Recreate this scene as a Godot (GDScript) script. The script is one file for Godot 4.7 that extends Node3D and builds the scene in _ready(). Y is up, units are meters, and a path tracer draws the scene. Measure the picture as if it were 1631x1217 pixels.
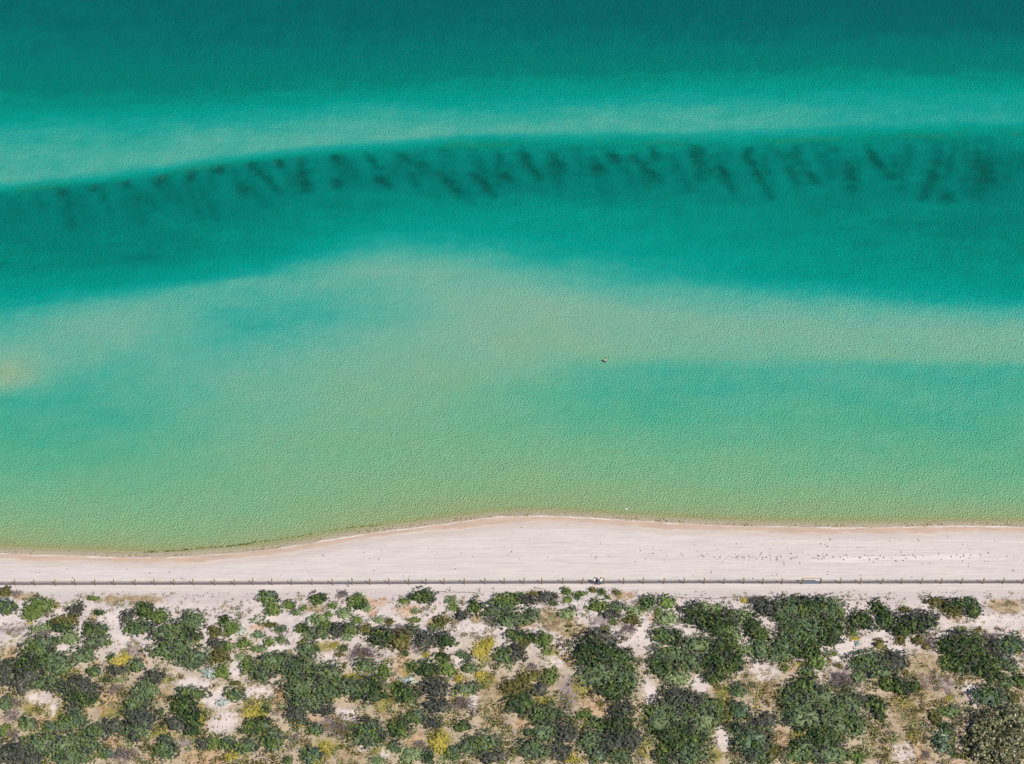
extends Node3D

# A beach seen from the air: sea with sand bars, beach, post-and-picket fence, shrubby dune. Metres, y up, sea towards -z.

var rng := RandomNumberGenerator.new()
var hills := FastNoiseLite.new()
var patch := FastNoiseLite.new()
var fine := FastNoiseLite.new()
var streak := FastNoiseLite.new()
var swell := FastNoiseLite.new()
var M := {}
var taken := {}

# shoreline: z at x = -120, -115 ... 120
const SHORE_Z := [-5.17, -5.17, -5.18, -5.23, -5.3, -5.38, -5.45, -5.5, -5.42, -5.2, -4.97, -4.77, -4.63, -4.69, -5.08, -5.54, -6.1, -7.07, -8.26, -9.43, -10.36, -11.22, -12.12, -12.97, -13.49, -13.61, -13.4, -13.03, -12.61, -12.18, -11.76, -11.44, -11.31, -11.23, -11.15, -11.12, -11.15, -11.29, -11.42, -11.39, -11.25, -11.12, -11.06, -11.01, -10.96, -10.91, -10.86, -10.85, -10.85]
const BAR_Z := [
	[-169.6, -149.6, -128.6, -118.7, -104, -101.4, -98.5, -93, -79.7, -71.5, -63.6, -54.2, -43.6, -40.5, -29.7, -18.1, -8.8, -5.2],
	[-169.6, -149.6, -128.6, -118.7, -104, -101.4, -98.5, -93, -79.7, -71.5, -63.6, -54.2, -43.6, -40.5, -29.7, -18.1, -8.8, -5.2],
	[-169.6, -149.6, -128.6, -118.7, -104, -101.4, -98.5, -93, -79.7, -71.5, -63.6, -54.2, -43.6, -40.5, -29.7, -18.1, -8.8, -5.2],
	[-169.6, -149.6, -129.2, -119.1, -104.3, -101.6, -98.6, -93, -79.7, -71.5, -63.6, -54.2, -43.6, -40.5, -29.7, -18.1, -8.8, -5.3],
	[-169.6, -149.6, -130, -119.8, -106.2, -103.3, -100.4, -93.7, -80.2, -72.1, -64, -54.8, -43.6, -40.5, -29.7, -18.1, -8.8, -5.5],
	[-169.6, -149.5, -130.9, -120.7, -108.1, -105.1, -102.2, -94.4, -81, -73.2, -65.3, -58.3, -46.1, -39.8, -29.2, -17.8, -8.7, -5.4],
	[-169.6, -149.5, -131.7, -121.9, -110.2, -107.3, -104.3, -95.6, -81.7, -74.4, -66.8, -60.9, -48.2, -39.1, -28.5, -17, -8.1, -5],
	[-169.6, -149.5, -132.6, -123.3, -112.5, -109.8, -106.8, -97.4, -82.2, -75.1, -69.2, -61.4, -48, -38.6, -28.1, -16.6, -7.9, -4.6],
	[-169.6, -149.7, -133.5, -124.4, -114.5, -112, -109, -99, -83.2, -76.5, -71.6, -61.3, -46.7, -38.4, -28, -16.3, -8.1, -5.1],
	[-169.6, -150.2, -134.4, -125.4, -116, -113.6, -110.6, -100.3, -86.1, -80.2, -73.3, -62.6, -48.2, -39.9, -28.5, -16.9, -9, -6.1],
	[-169.6, -150.7, -135.2, -126.2, -117.3, -115, -111.8, -101.5, -89.7, -85.2, -74.6, -65, -52.7, -43.7, -29.5, -18.7, -11, -8.3],
	[-169.6, -150.9, -135.5, -126.6, -118.6, -116.1, -112.9, -102.5, -91.7, -87.3, -74.9, -66.2, -55.5, -46.5, -31.8, -21.3, -13.1, -10.4],
	[-169.6, -150.8, -135.4, -126.8, -119.8, -117, -113.7, -103.5, -92.1, -86.7, -74.2, -66.1, -55.6, -47.9, -36.5, -25.1, -15, -12.1],
	[-169.6, -150.8, -135.4, -127, -120.7, -117.6, -114.2, -104, -92, -85.3, -72.9, -65.3, -55, -48.5, -40.5, -28.3, -16.3, -13.5],
	[-169.6, -150.8, -135.8, -127.6, -120.8, -117.8, -114.3, -103.8, -91.9, -84, -71, -63.9, -54.3, -48.3, -41.2, -28.8, -16.1, -13.4],
	[-169.6, -150.8, -136.2, -128.2, -120.6, -117.8, -114.2, -103.2, -91.5, -82.3, -69, -62.3, -53.5, -47.7, -40.6, -28.3, -15.3, -12.6],
	[-169.6, -150.8, -136.7, -128.8, -120.8, -117.9, -114.3, -102.9, -90.4, -80.3, -68.1, -61, -53.3, -47.5, -39.9, -27.7, -14.8, -11.8],
	[-169.6, -150.8, -137.2, -129.2, -121.2, -118.1, -114.6, -102.9, -88.8, -77.7, -68.1, -59.9, -53.4, -47.5, -39, -26.9, -14.2, -11.3],
	[-169.6, -150.8, -137.6, -129.6, -121.8, -118.4, -115, -103, -87.1, -75.7, -67.7, -58.9, -53.2, -47.8, -39.2, -26.7, -14, -11.1],
	[-169.6, -150.8, -137.8, -130, -122.5, -119, -115.5, -103, -85.3, -74.3, -66.5, -58.1, -52.8, -48.5, -40.1, -26.8, -13.9, -11.2],
	[-169.6, -150.8, -137.8, -130.5, -123.2, -119.7, -116.1, -103, -83.7, -73.4, -65.3, -57.5, -52.3, -48.8, -40.4, -26.5, -13.9, -11.4],
	[-169.6, -150.8, -137.7, -130.8, -123.7, -120.3, -116.6, -103, -83.1, -72.8, -64.5, -57.1, -52, -48.5, -39.7, -25.8, -13.9, -11.3],
	[-169.6, -150.8, -137.7, -130.9, -124, -120.6, -116.9, -103, -83.3, -72.6, -63.8, -56.8, -51.8, -48.2, -39, -25.4, -13.9, -11.1],
	[-169.6, -150.8, -137.7, -130.9, -124.1, -120.8, -117.1, -103, -83.4, -72.4, -63.7, -56.8, -51.8, -48.2, -39, -25.4, -13.9, -11],
	[-169.6, -150.8, -137.7, -130.9, -124.1, -120.8, -117.1, -103, -83.4, -72.4, -63.7, -56.8, -51.8, -48.2, -39, -25.4, -13.9, -10.9],
	[-169.6, -150.8, -137.7, -130.9, -124.1, -120.8, -117.1, -103, -83.4, -72.4, -63.7, -56.8, -51.8, -48.2, -39, -25.4, -13.9, -10.8],
	[-169.6, -150.8, -137.7, -130.9, -124.1, -120.8, -117.1, -103, -83.4, -72.4, -63.7, -56.8, -51.8, -48.2, -39, -25.4, -13.9, -10.8]]
const BAR_DEPTH := [
	[5.2, 4.6, 3, 2, 1.74, 2.2, 3.7, 4, 3.6, 3, 1.9, 1.55, 1.6, 1.85, 1.75, 1.2, 0.7, 0.04],
	[5.2, 4.6, 3, 2, 1.74, 2.2, 3.7, 4, 3.6, 3, 1.9, 1.55, 1.6, 1.85, 1.75, 1.2, 0.7, 0.04],
	[5.22, 4.6, 3, 2, 1.74, 2.2, 3.7, 4, 3.6, 3, 1.9, 1.55, 1.6, 1.85, 1.75, 1.2, 0.7, 0.04],
	[5.25, 4.69, 3.08, 2.02, 1.74, 2.2, 3.7, 4, 3.6, 3, 1.9, 1.55, 1.6, 1.85, 1.75, 1.2, 0.7, 0.04],
	[5.29, 4.76, 3.21, 2.06, 1.74, 2.2, 3.66, 3.92, 3.61, 3.01, 1.85, 1.53, 1.6, 1.85, 1.75, 1.2, 0.7, 0.04],
	[5.32, 4.81, 3.3, 2.1, 1.74, 2.2, 3.62, 3.84, 3.63, 3.04, 1.7, 1.39, 1.61, 1.82, 1.69, 1.19, 0.7, 0.04],
	[5.36, 4.81, 3.33, 2.11, 1.72, 2.2, 3.58, 3.77, 3.57, 2.98, 1.6, 1.35, 1.61, 1.78, 1.6, 1.17, 0.7, 0.04],
	[5.39, 4.8, 3.31, 2.11, 1.68, 2.19, 3.54, 3.73, 3.4, 2.76, 1.62, 1.56, 1.52, 1.65, 1.48, 1.14, 0.7, 0.04],
	[5.43, 4.8, 3.29, 2.09, 1.66, 2.2, 3.5, 3.7, 3.22, 2.53, 1.66, 1.81, 1.4, 1.45, 1.33, 1.09, 0.7, 0.04],
	[5.47, 4.81, 3.26, 2.04, 1.67, 2.24, 3.46, 3.69, 3.07, 2.43, 1.58, 1.81, 1.33, 1.29, 1.22, 1.04, 0.7, 0.04],
	[5.5, 4.8, 3.22, 2, 1.69, 2.28, 3.42, 3.69, 2.94, 2.4, 1.44, 1.63, 1.32, 1.19, 1.15, 1, 0.67, 0.04],
	[5.5, 4.78, 3.15, 2.03, 1.71, 2.32, 3.38, 3.72, 2.88, 2.4, 1.37, 1.43, 1.27, 1.14, 1.16, 1, 0.65, 0.04],
	[5.5, 4.73, 3.06, 2.1, 1.71, 2.37, 3.33, 3.77, 2.88, 2.42, 1.37, 1.21, 1.14, 1.13, 1.29, 1.07, 0.67, 0.04],
	[5.5, 4.7, 3, 2.15, 1.72, 2.4, 3.3, 3.8, 2.9, 2.45, 1.4, 1.05, 1.05, 1.2, 1.45, 1.15, 0.7, 0.04],
	[5.53, 4.69, 2.99, 2.1, 1.73, 2.4, 3.29, 3.77, 2.93, 2.46, 1.45, 1.06, 1.09, 1.44, 1.61, 1.23, 0.7, 0.04],
	[5.57, 4.7, 3, 2.03, 1.74, 2.4, 3.3, 3.72, 2.97, 2.48, 1.53, 1.13, 1.18, 1.71, 1.74, 1.29, 0.7, 0.04],
	[5.6, 4.7, 3, 2, 1.75, 2.41, 3.3, 3.68, 3.04, 2.54, 1.59, 1.17, 1.24, 1.77, 1.74, 1.31, 0.7, 0.04],
	[5.6, 4.7, 3, 2.03, 1.77, 2.44, 3.3, 3.63, 3.13, 2.63, 1.67, 1.19, 1.28, 1.72, 1.66, 1.3, 0.7, 0.04],
	[5.6, 4.7, 3, 2.09, 1.79, 2.49, 3.3, 3.6, 3.21, 2.71, 1.71, 1.2, 1.31, 1.7, 1.67, 1.33, 0.7, 0.04],
	[5.61, 4.7, 3, 2.13, 1.85, 2.55, 3.3, 3.62, 3.25, 2.75, 1.7, 1.2, 1.3, 1.73, 1.72, 1.38, 0.7, 0.04],
	[5.64, 4.7, 2.99, 2.16, 1.93, 2.63, 3.29, 3.67, 3.28, 2.79, 1.7, 1.2, 1.3, 1.75, 1.75, 1.42, 0.7, 0.04],
	[5.68, 4.7, 3, 2.2, 2, 2.71, 3.3, 3.73, 3.35, 2.86, 1.72, 1.2, 1.3, 1.75, 1.73, 1.44, 0.7, 0.04],
	[5.71, 4.7, 3.03, 2.24, 2.05, 2.79, 3.34, 3.8, 3.44, 2.95, 1.74, 1.2, 1.3, 1.75, 1.7, 1.45, 0.7, 0.04],
	[5.75, 4.7, 3.07, 2.27, 2.08, 2.86, 3.38, 3.89, 3.49, 2.99, 1.75, 1.2, 1.3, 1.75, 1.7, 1.45, 0.7, 0.04],
	[5.78, 4.7, 3.09, 2.29, 2.09, 2.89, 3.39, 3.89, 3.49, 2.99, 1.75, 1.2, 1.3, 1.75, 1.7, 1.45, 0.7, 0.04],
	[5.79, 4.7, 3.09, 2.29, 2.09, 2.89, 3.39, 3.89, 3.49, 2.99, 1.75, 1.2, 1.3, 1.75, 1.7, 1.45, 0.7, 0.04],
	[5.79, 4.7, 3.09, 2.29, 2.09, 2.89, 3.39, 3.89, 3.49, 2.99, 1.75, 1.2, 1.3, 1.75, 1.7, 1.45, 0.7, 0.04]]
const SHRUBS := [
	["shrub", "olive brown shrub at the left edge just below the fence", [["O", -79.60, 3.23, 1.18, 1.08, 0.72], ["P", -77.77, 3.46, 1.08, 0.70, 0.57]]],
	["seedling", "small bright green plant beside the dome shrub at the left edge", [["G", -77.52, 5.80, 0.49, 0.44, 0.44]]],
	["shrub", "blue green dome shrub cut by the left edge above bare sand", [["B", -78.69, 6.55, 1.75, 1.63, 1.18]]],
	["shrub", "loose green shrub with a grey bare middle near the left edge", [["G", -73.59, 6.68, 2.43, 1.75, 1.25], ["G", -74.39, 8.17, 1.36, 1.16, 0.84], ["P", -72.30, 7.74, 0.78, 0.83, 0.54], ["L", -72.52, 5.93, 0.98, 0.95, 0.61]]],
	["shrub", "olive and dark green shrub right below the loose shrub with grey middle", [["O", -69.08, 9.47, 2.12, 1.38, 1.01], ["D", -69.36, 10.91, 2.12, 1.08, 1.11], ["L", -72.20, 10.83, 1.44, 0.91, 0.70], ["Y", -74.34, 9.74, 0.48, 0.36, 0.16]]],
	["shrub", "round purplish dark shrub standing alone on sand below the fence at left", [["N", -67.72, 7.03, 1.36, 1.65, 1.06]]],
	["seedling", "low bright green plant on pale sand below the fence at left", [["G", -65.50, 4.62, 1.18, 0.53, 0.62]]],
	["seedling", "small dark green plant at the top of the pale sandy hollow", [["D", -64.00, 7.64, 0.87, 0.66, 0.66]]],
	["shrub", "dark green shrub with a brown dead side beside the sandy track at left", [["D", -65.12, 10.82, 0.87, 1.78, 0.91], ["P", -64.32, 10.42, 0.77, 1.19, 0.60]]],
	["shrub", "silvery green mound above the curved sandy track at left", [["L", -67.75, 12.79, 1.53, 1.27, 0.81], ["G", -69.46, 13.40, 1.05, 0.78, 0.67]]],
	["shrub", "grey green shrub running slantwise from the sandy hollow at left", [["B", -62.99, 10.96, 1.06, 1.14, 0.85], ["T", -63.38, 13.45, 1.91, 1.58, 1.21], ["T", -64.99, 16.00, 2.09, 1.43, 1.22]]],
	["thicket", "big dark green thicket with a purple grey crest near the left edge", [["T", -71.87, 14.69, 2.66, 2.01, 1.54], ["D", -73.12, 18.03, 2.45, 2.12, 1.52], ["T", -69.00, 17.79, 2.45, 2.24, 1.55], ["P", -71.78, 12.05, 1.25, 0.91, 0.66], ["T", -69.38, 21.11, 2.62, 1.49, 1.37], ["G", -67.43, 22.08, 1.12, 0.98, 0.74], ["N", -72.93, 20.93, 1.59, 2.25, 1.29]]],
	["shrub", "greyish shrub at the left edge beside the big dark thicket", [["N", -76.26, 18.68, 1.22, 1.82, 1.06], ["N", -75.82, 20.93, 1.03, 0.86, 0.77]]],
	["shrub", "small dark round shrub left of the yellow green bush at left", [["D", -60.85, 16.41, 0.67, 0.77, 0.63]]],
	["bush", "yellow green bush with grey skirt left of the large green thicket", [["Y", -59.09, 16.83, 1.52, 1.31, 0.35], ["N", -59.32, 18.96, 1.42, 0.84, 0.86]]],
	["shrub", "blue green shrub touching the yellow green bush at left", [["B", -56.72, 18.10, 1.23, 1.34, 0.95]]],
	["shrub", "narrow grey green shrub in dry grass under the slanting shrub", [["T", -63.00, 19.16, 1.13, 1.22, 0.89]]],
	["shrub", "large very dark round shrub between dry yellow grass patches at left", [["N", -64.67, 22.52, 3.08, 1.93, 1.63], ["D", -63.90, 24.12, 2.60, 1.59, 1.40], ["N", -64.62, 26.13, 1.11, 0.83, 0.78]]],
	["shrub", "blue green shrub below the large very dark round shrub", [["B", -64.46, 28.07, 1.75, 1.49, 1.15], ["T", -65.78, 28.96, 1.29, 0.93, 0.86]]],
	["dead_shrub", "slate purple dead shrub in the orange grass at left", [["P", -59.12, 22.53, 1.12, 1.00, 0.66]]],
	["seedling", "small dark low plant above the slate purple dead shrub", [["D", -60.79, 20.70, 0.85, 0.50, 0.61]]],
	["shrub", "small blue green shrub at the foot of the sandy patch at left", [["B", -67.84, 29.28, 1.01, 0.94, 0.79]]],
	["shrub", "grey green shrub at the left edge below the greyish shrub", [["T", -75.01, 25.20, 1.02, 1.19, 0.85]]],
	["dead_shrub", "grey bare twiggy bush near the left edge beside a sandy patch", [["P", -73.52, 25.06, 0.84, 0.88, 0.57], ["P", -73.79, 27.35, 1.29, 1.09, 0.72]]],
	["shrub", "mottled green shrub left of the tiny blue green one", [["T", -71.15, 28.63, 1.47, 1.04, 0.94], ["G", -74.20, 30.04, 0.83, 0.96, 0.66]]],
	["dead_shrub", "dark purple dead bush by the left edge low down", [["P", -73.12, 30.81, 1.10, 1.08, 0.67]]],
	["thicket", "wide grey green thicket filling the bottom left corner", [["N", -72.24, 33.75, 2.36, 1.76, 1.40], ["T", -68.81, 32.66, 2.54, 1.76, 1.45], ["T", -65.04, 32.45, 2.73, 1.75, 1.49], ["T", -61.89, 32.53, 1.82, 1.45, 1.16], ["T", -63.81, 34.87, 2.71, 1.17, 1.28], ["N", -69.24, 35.07, 2.17, 0.97, 1.09]]],
	["shrub", "grey green shrub above the orange grass gap near bottom left", [["T", -60.93, 29.99, 2.01, 1.46, 1.22], ["N", -58.49, 29.29, 1.47, 1.38, 1.04]]],
	["thicket", "tall dark grey green thicket left of the hollow with dark green bush", [["T", -55.60, 25.23, 2.04, 1.96, 1.36], ["N", -54.58, 27.96, 2.02, 1.82, 1.32], ["T", -55.01, 30.42, 1.83, 1.47, 1.17], ["T", -54.35, 22.45, 1.59, 1.77, 1.17], ["N", -53.84, 20.13, 1.50, 1.07, 0.96]]],
	["shrub", "small blue green shrub among orange grass at bottom left", [["B", -58.77, 33.95, 1.27, 0.80, 0.82]]],
	["dead_shrub", "purple dead thicket at the bottom edge left of the blue green mound", [["P", -55.77, 34.25, 1.99, 1.14, 0.88]]],
	["shrub", "blue green mound at the bottom edge right of the purple dead thicket", [["B", -50.16, 33.50, 1.81, 1.79, 1.26]]],
	["shrub", "dark green shrub above the large grey green thicket at left", [["D", -56.96, 7.04, 1.65, 1.51, 1.12], ["N", -59.45, 8.43, 1.26, 1.02, 0.87]]],
	["shrub", "bright green shrub wedged above the large grey green thicket", [["G", -54.55, 8.43, 1.55, 1.40, 0.95]]],
	["thicket", "large grey green thicket spreading below the fence left of centre", [["T", -57.50, 10.66, 2.31, 1.45, 1.27], ["T", -49.46, 9.26, 2.03, 1.72, 1.28], ["T", -52.86, 11.79, 2.88, 1.90, 1.56], ["T", -51.67, 14.96, 3.04, 1.99, 1.63], ["T", -48.23, 16.86, 2.65, 1.75, 1.46], ["D", -49.46, 11.99, 1.92, 1.34, 1.14], ["G", -48.11, 12.65, 0.58, 0.68, 0.52]]],
	["shrub", "purple and olive twiggy shrub on sand right of the large green thicket", [["O", -45.59, 11.43, 1.15, 1.29, 0.77], ["N", -44.91, 13.69, 1.53, 0.85, 0.89]]],
	["shrub", "rounded green shrub on open sand with a dark leafy top", [["D", -44.35, 9.20, 0.87, 0.91, 0.73], ["G", -43.12, 10.95, 1.35, 1.52, 0.92]]],
	["shrub", "small silver green mound on sand beside the rounded green shrub", [["S", -41.65, 11.30, 0.67, 0.56, 0.46]]],
	["shrub", "olive shrub with green and silver lower edge beside a sandy track", [["O", -44.43, 16.30, 1.71, 1.60, 0.98], ["S", -45.36, 19.49, 1.04, 1.01, 0.64], ["G", -43.65, 19.26, 1.22, 1.35, 0.85]]],
	["shrub", "bright green small shrub left of its brighter twin above the track", [["G", -43.31, 14.24, 0.96, 0.90, 0.67]]],
	["shrub", "brightest green oval shrub on sand left of the big thicket", [["G", -40.96, 13.90, 1.24, 0.89, 0.74]]],
	["shrub", "blue grey low shrub on sand near orange litter", [["B", -38.84, 12.20, 1.06, 0.76, 0.74]]],
	["shrub", "dark low shrub with purple foot beside the bright oval shrub", [["T", -38.50, 14.78, 1.34, 0.73, 0.81]]],
	["shrub", "yellowish green loose shrub left of the biggest thicket", [["G", -40.12, 17.96, 1.04, 1.25, 0.78], ["L", -41.17, 16.51, 0.76, 0.79, 0.53]]],
	["shrub", "green shrub with dead purple top standing right below the fence", [["T", -37.97, 4.63, 1.66, 1.40, 1.09], ["N", -38.87, 3.50, 0.79, 0.54, 0.61], ["G", -37.16, 6.92, 1.17, 1.43, 0.85]]],
	["shrub", "bright green ball shrub right of the purple topped shrub", [["G", -34.75, 6.15, 1.07, 0.93, 0.71]]],
	["seedling", "grey green low plant under the bright green ball shrub", [["T", -33.47, 7.72, 0.87, 0.66, 0.66]]],
	["seedling", "yellow green little plant right of the grey green low plant", [["G", -32.47, 6.92, 0.58, 0.57, 0.50]]],
	["shrub", "dark green shrub with loose yellowish foot below the fence", [["D", -30.07, 4.79, 1.47, 1.02, 0.92], ["Gs", -30.76, 6.31, 1.17, 0.66, 0.66]]],
	["dead_shrub", "purple bare twiggy bush directly below the fence", [["P", -26.62, 3.76, 1.08, 0.96, 0.63]]],
	["shrub", "green arrow shaped shrub right of the purple bare bush", [["G", -24.15, 5.33, 1.46, 1.30, 0.90], ["D", -23.91, 6.12, 1.27, 1.15, 0.91], ["L", -22.54, 6.70, 0.78, 0.70, 0.51]]],
	["shrub", "light green mound below the purple bare bush", [["L", -26.14, 7.84, 1.26, 1.06, 0.70], ["G", -27.83, 6.32, 0.97, 0.67, 0.62], ["G", -28.38, 8.09, 0.78, 0.68, 0.57]]],
	["shrub", "pale olive spreading plant left of the sandy strip", [["Ls", -39.01, 9.34, 1.45, 0.92, 0.70], ["O", -37.22, 10.10, 1.16, 0.66, 0.62]]],
	["shrub", "blue green low mound on the edge of the sandy strip", [["B", -35.51, 11.00, 1.25, 0.62, 0.75]]],
	["seedling", "small bright green bush standing in the sandy strip", [["G", -36.98, 13.51, 0.86, 0.91, 0.65]]],
	["seedling", "small green and purple bush standing in the sandy strip", [["T", -35.20, 13.16, 0.77, 0.78, 0.66], ["P", -34.33, 13.62, 0.57, 0.44, 0.41]]],
	["thicket", "broken patchwork of low green shrubs between two sandy strips", [["D", -32.19, 11.09, 0.96, 1.02, 0.79], ["L", -30.01, 9.35, 1.64, 1.04, 0.77], ["T", -29.82, 12.01, 2.02, 0.95, 1.04], ["N", -26.77, 11.23, 1.44, 1.37, 1.02], ["G", -28.78, 10.48, 1.35, 0.90, 0.77]]],
	["shrub", "mixed green shrub right of the patchwork of low shrubs", [["T", -24.77, 10.99, 1.54, 1.24, 1.01], ["L", -25.18, 12.54, 1.15, 0.79, 0.61]]],
	["shrub", "dark leafy shrub above an olive stemmed one near centre left", [["G", -23.85, 9.23, 1.06, 0.79, 0.67], ["O", -22.67, 10.94, 1.06, 1.04, 0.69]]],
	["seedling", "pale green small plant on pinkish litter left of centre", [["L", -20.58, 8.96, 0.97, 0.68, 0.55]]],
	["seedling", "olive small plant right of the pale green small plant", [["O", -18.82, 9.21, 0.77, 0.69, 0.54]]],
	["shrub", "very dark green dome with purple upper rim left of centre", [["N", -19.76, 11.53, 2.12, 0.95, 1.06], ["D", -19.95, 12.86, 2.20, 1.56, 1.28]]],
	["seedling", "dark leafy small plant at the head of a bare sand tongue", [["D", -25.63, 14.75, 0.86, 0.64, 0.65], ["O", -26.23, 15.81, 0.86, 0.54, 0.52]]],
	["tussock", "thin olive tussock standing in the bare sand tongue", [["O", -25.31, 18.17, 0.38, 0.68, 0.43]]],
	["dead_shrub", "lilac grey dead shrub spreading right of the bare sand tongue", [["P", -22.65, 15.94, 1.99, 1.48, 0.95]]],
	["shrub", "grey green shrub under the lilac grey dead shrub", [["T", -22.07, 18.13, 1.61, 1.08, 0.98], ["G", -19.35, 19.25, 1.04, 1.48, 0.83]]],
	["seedling", "yellow green cushion at the top of the biggest thicket", [["Y", -27.39, 13.94, 0.76, 0.72, 0.22]]],
	["thicket", "biggest grey green thicket spreading across the dune left of centre", [["T", -35.51, 17.34, 2.65, 1.63, 1.42], ["T", -31.15, 15.13, 1.71, 1.58, 1.16], ["T", -37.59, 19.44, 2.07, 1.53, 1.24], ["T", -32.52, 18.78, 3.20, 2.07, 1.70], ["T", -28.22, 19.80, 2.25, 1.87, 1.40], ["P", -34.02, 16.75, 0.95, 0.91, 0.60], ["T", -31.33, 22.05, 2.80, 1.83, 1.53], ["T", -26.63, 22.50, 2.61, 1.83, 1.48], ["T", -23.39, 22.26, 2.24, 1.62, 1.32], ["D", -21.02, 22.70, 2.05, 1.86, 1.34], ["N", -20.52, 20.95, 1.31, 0.84, 0.84], ["T", -30.20, 25.05, 2.60, 1.35, 1.32], ["N", -31.90, 26.92, 1.38, 1.40, 1.02], ["B", -30.45, 28.49, 0.64, 0.62, 0.59], ["N", -28.10, 26.27, 1.57, 0.92, 0.93]]],
	["bush", "yellow green cushion on the right shoulder of the biggest thicket", [["Y", -24.06, 20.04, 1.51, 0.70, 0.28]]],
	["seedling", "small dark ball on the right shoulder of the biggest thicket", [["D", -21.95, 20.68, 0.56, 0.64, 0.57]]],
	["shrub", "grey green leafy shrub on the hollow slope above bright litter", [["T", -47.30, 23.52, 1.86, 1.16, 1.08], ["T", -48.49, 23.15, 1.31, 0.95, 0.87]]],
	["shrub", "dark bottle green shrub beside the sandy square at left", [["D", -48.64, 25.45, 1.85, 1.85, 1.28], ["D", -47.45, 27.50, 1.84, 1.95, 1.30], ["O", -49.44, 25.18, 0.93, 0.99, 0.65], ["D", -46.81, 29.50, 1.19, 1.39, 0.96]]],
	["shrub", "grey shrub at the lower left of the bottle green shrub", [["N", -49.51, 28.75, 1.65, 1.14, 1.02]]],
	["seedling", "small dark green tuft left of the bottle green shrub", [["D", -51.90, 26.57, 0.65, 0.62, 0.59]]],
	["bush", "yellow green cushion clinging to the bottle green shrub", [["Y", -45.99, 27.52, 0.83, 1.02, 0.26]]],
	["shrub", "half grey half bright green shrub under the sandy square", [["N", -44.71, 32.28, 0.91, 0.82, 0.73], ["G", -43.61, 32.04, 0.91, 1.18, 0.73]]],
	["shrub", "round blue green shrub under the sandy square", [["B", -41.51, 32.17, 1.00, 1.05, 0.81]]],
	["shrub", "round silver grey shrub on the upper edge of the sandy square", [["S", -42.92, 24.84, 0.84, 0.64, 0.51]]],
	["shrub", "leafy grey green shrub above the silver grey one", [["T", -41.36, 23.40, 1.68, 1.05, 1.00]]],
	["seedling", "brown green low plant on the sandy slope above the leafy shrub", [["O", -41.46, 21.27, 1.03, 0.52, 0.55]]],
	["bush", "bright yellow flowering cushion above the bottle green round bush", [["Y", -38.21, 26.50, 1.57, 1.48, 0.38]]],
	["seedling", "small dark green bush inside the bright yellow cushion", [["D", -36.54, 26.34, 0.74, 0.74, 0.65]]],
	["shrub", "deep green round bush with an orange fleck below the yellow cushion", [["D", -37.41, 29.09, 1.93, 1.36, 1.16], ["D", -38.10, 29.98, 1.47, 0.91, 0.90]]],
	["shrub", "mixed olive and grey green bush in front of the deep green one", [["T", -38.60, 32.86, 1.73, 1.23, 1.07], ["Y", -40.57, 34.41, 1.09, 0.77, 0.26]]],
	["shrub", "grey green shrub below the deep green bush with orange fleck", [["T", -34.90, 31.84, 1.64, 1.92, 1.24]]],
	["shrub", "blue green round shrub on litter under the biggest thicket", [["B", -28.85, 29.85, 1.10, 0.94, 0.81]]],
	["shrub", "big blue green rounded shrub with dark shaded left lobe", [["B", -20.81, 29.98, 2.01, 1.80, 1.32], ["T", -21.29, 31.54, 2.01, 1.45, 1.21], ["G", -23.04, 29.15, 0.74, 0.62, 0.55], ["D", -19.68, 31.28, 1.10, 1.16, 0.87]]],
	["shrub", "blue green shrub on the bottom edge left of the pale slope", [["B", -28.93, 34.39, 1.63, 1.23, 1.05], ["Y", -27.25, 33.74, 0.73, 1.33, 0.27]]],
	["seedling", "dark little shrub on the bottom edge by the bare branch", [["D", -32.53, 35.24, 0.72, 0.59, 0.61]]],
	["seedling", "pale leafy shrub on the bottom edge right of the pale slope", [["L", -19.50, 35.22, 1.09, 0.72, 0.59]]],
	["dead_shrub", "purple grey dead twigs on litter beside the blue green rounded shrub", [["P", -25.50, 29.15, 1.38, 0.96, 0.71]]],
	["dead_shrub", "small purple dead bush by the bottom left sandy gap", [["P", -31.74, 31.47, 0.73, 0.86, 0.54]]],
	["shrub", "lone dark green dome close under the fence left of centre", [["D", -14.02, 4.51, 1.95, 1.51, 1.20], ["G", -16.85, 5.34, 0.98, 0.68, 0.62]]],
	["seedling", "leggy light green seedlings on open sand below two stakes", [["L", -9.52, 5.31, 0.88, 0.96, 0.59], ["G", -9.10, 6.72, 0.88, 0.81, 0.63]]],
	["dead_shrub", "purplish bush below the leggy light green seedlings", [["N", -7.80, 8.12, 1.16, 1.02, 0.84]]],
	["shrub", "single dark green bush left of the large smooth thicket", [["D", -5.88, 6.48, 1.07, 1.42, 0.91]]],
	["thicket", "large smooth green thicket below the fence at centre", [["G", -0.93, 5.38, 2.14, 1.52, 1.12], ["D", 1.03, 4.85, 1.08, 1.04, 0.82], ["T", -1.99, 7.57, 2.62, 1.70, 1.43], ["T", 0.24, 9.55, 2.32, 1.45, 1.28], ["P", -3.24, 9.33, 1.16, 1.06, 0.67], ["T", 2.95, 8.11, 1.16, 1.53, 0.97]]],
	["seedling", "small pale green plant under the lone dark dome", [["L", -14.93, 7.21, 0.78, 0.57, 0.48]]],
	["seedling", "small green plant farther below the lone dark dome", [["G", -14.87, 8.98, 0.97, 0.54, 0.58]]],
	["dead_shrub", "lilac twiggy dead bush on the crest left of centre", [["P", -16.91, 10.70, 1.35, 0.92, 0.68], ["T", -15.36, 10.98, 1.16, 0.88, 0.80]]],
	["shrub", "olive shrub with an orange tan heart near the dune middle", [["O", -10.96, 9.48, 1.55, 1.15, 0.83], ["T", -12.10, 10.72, 0.96, 0.77, 0.72]]],
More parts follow.
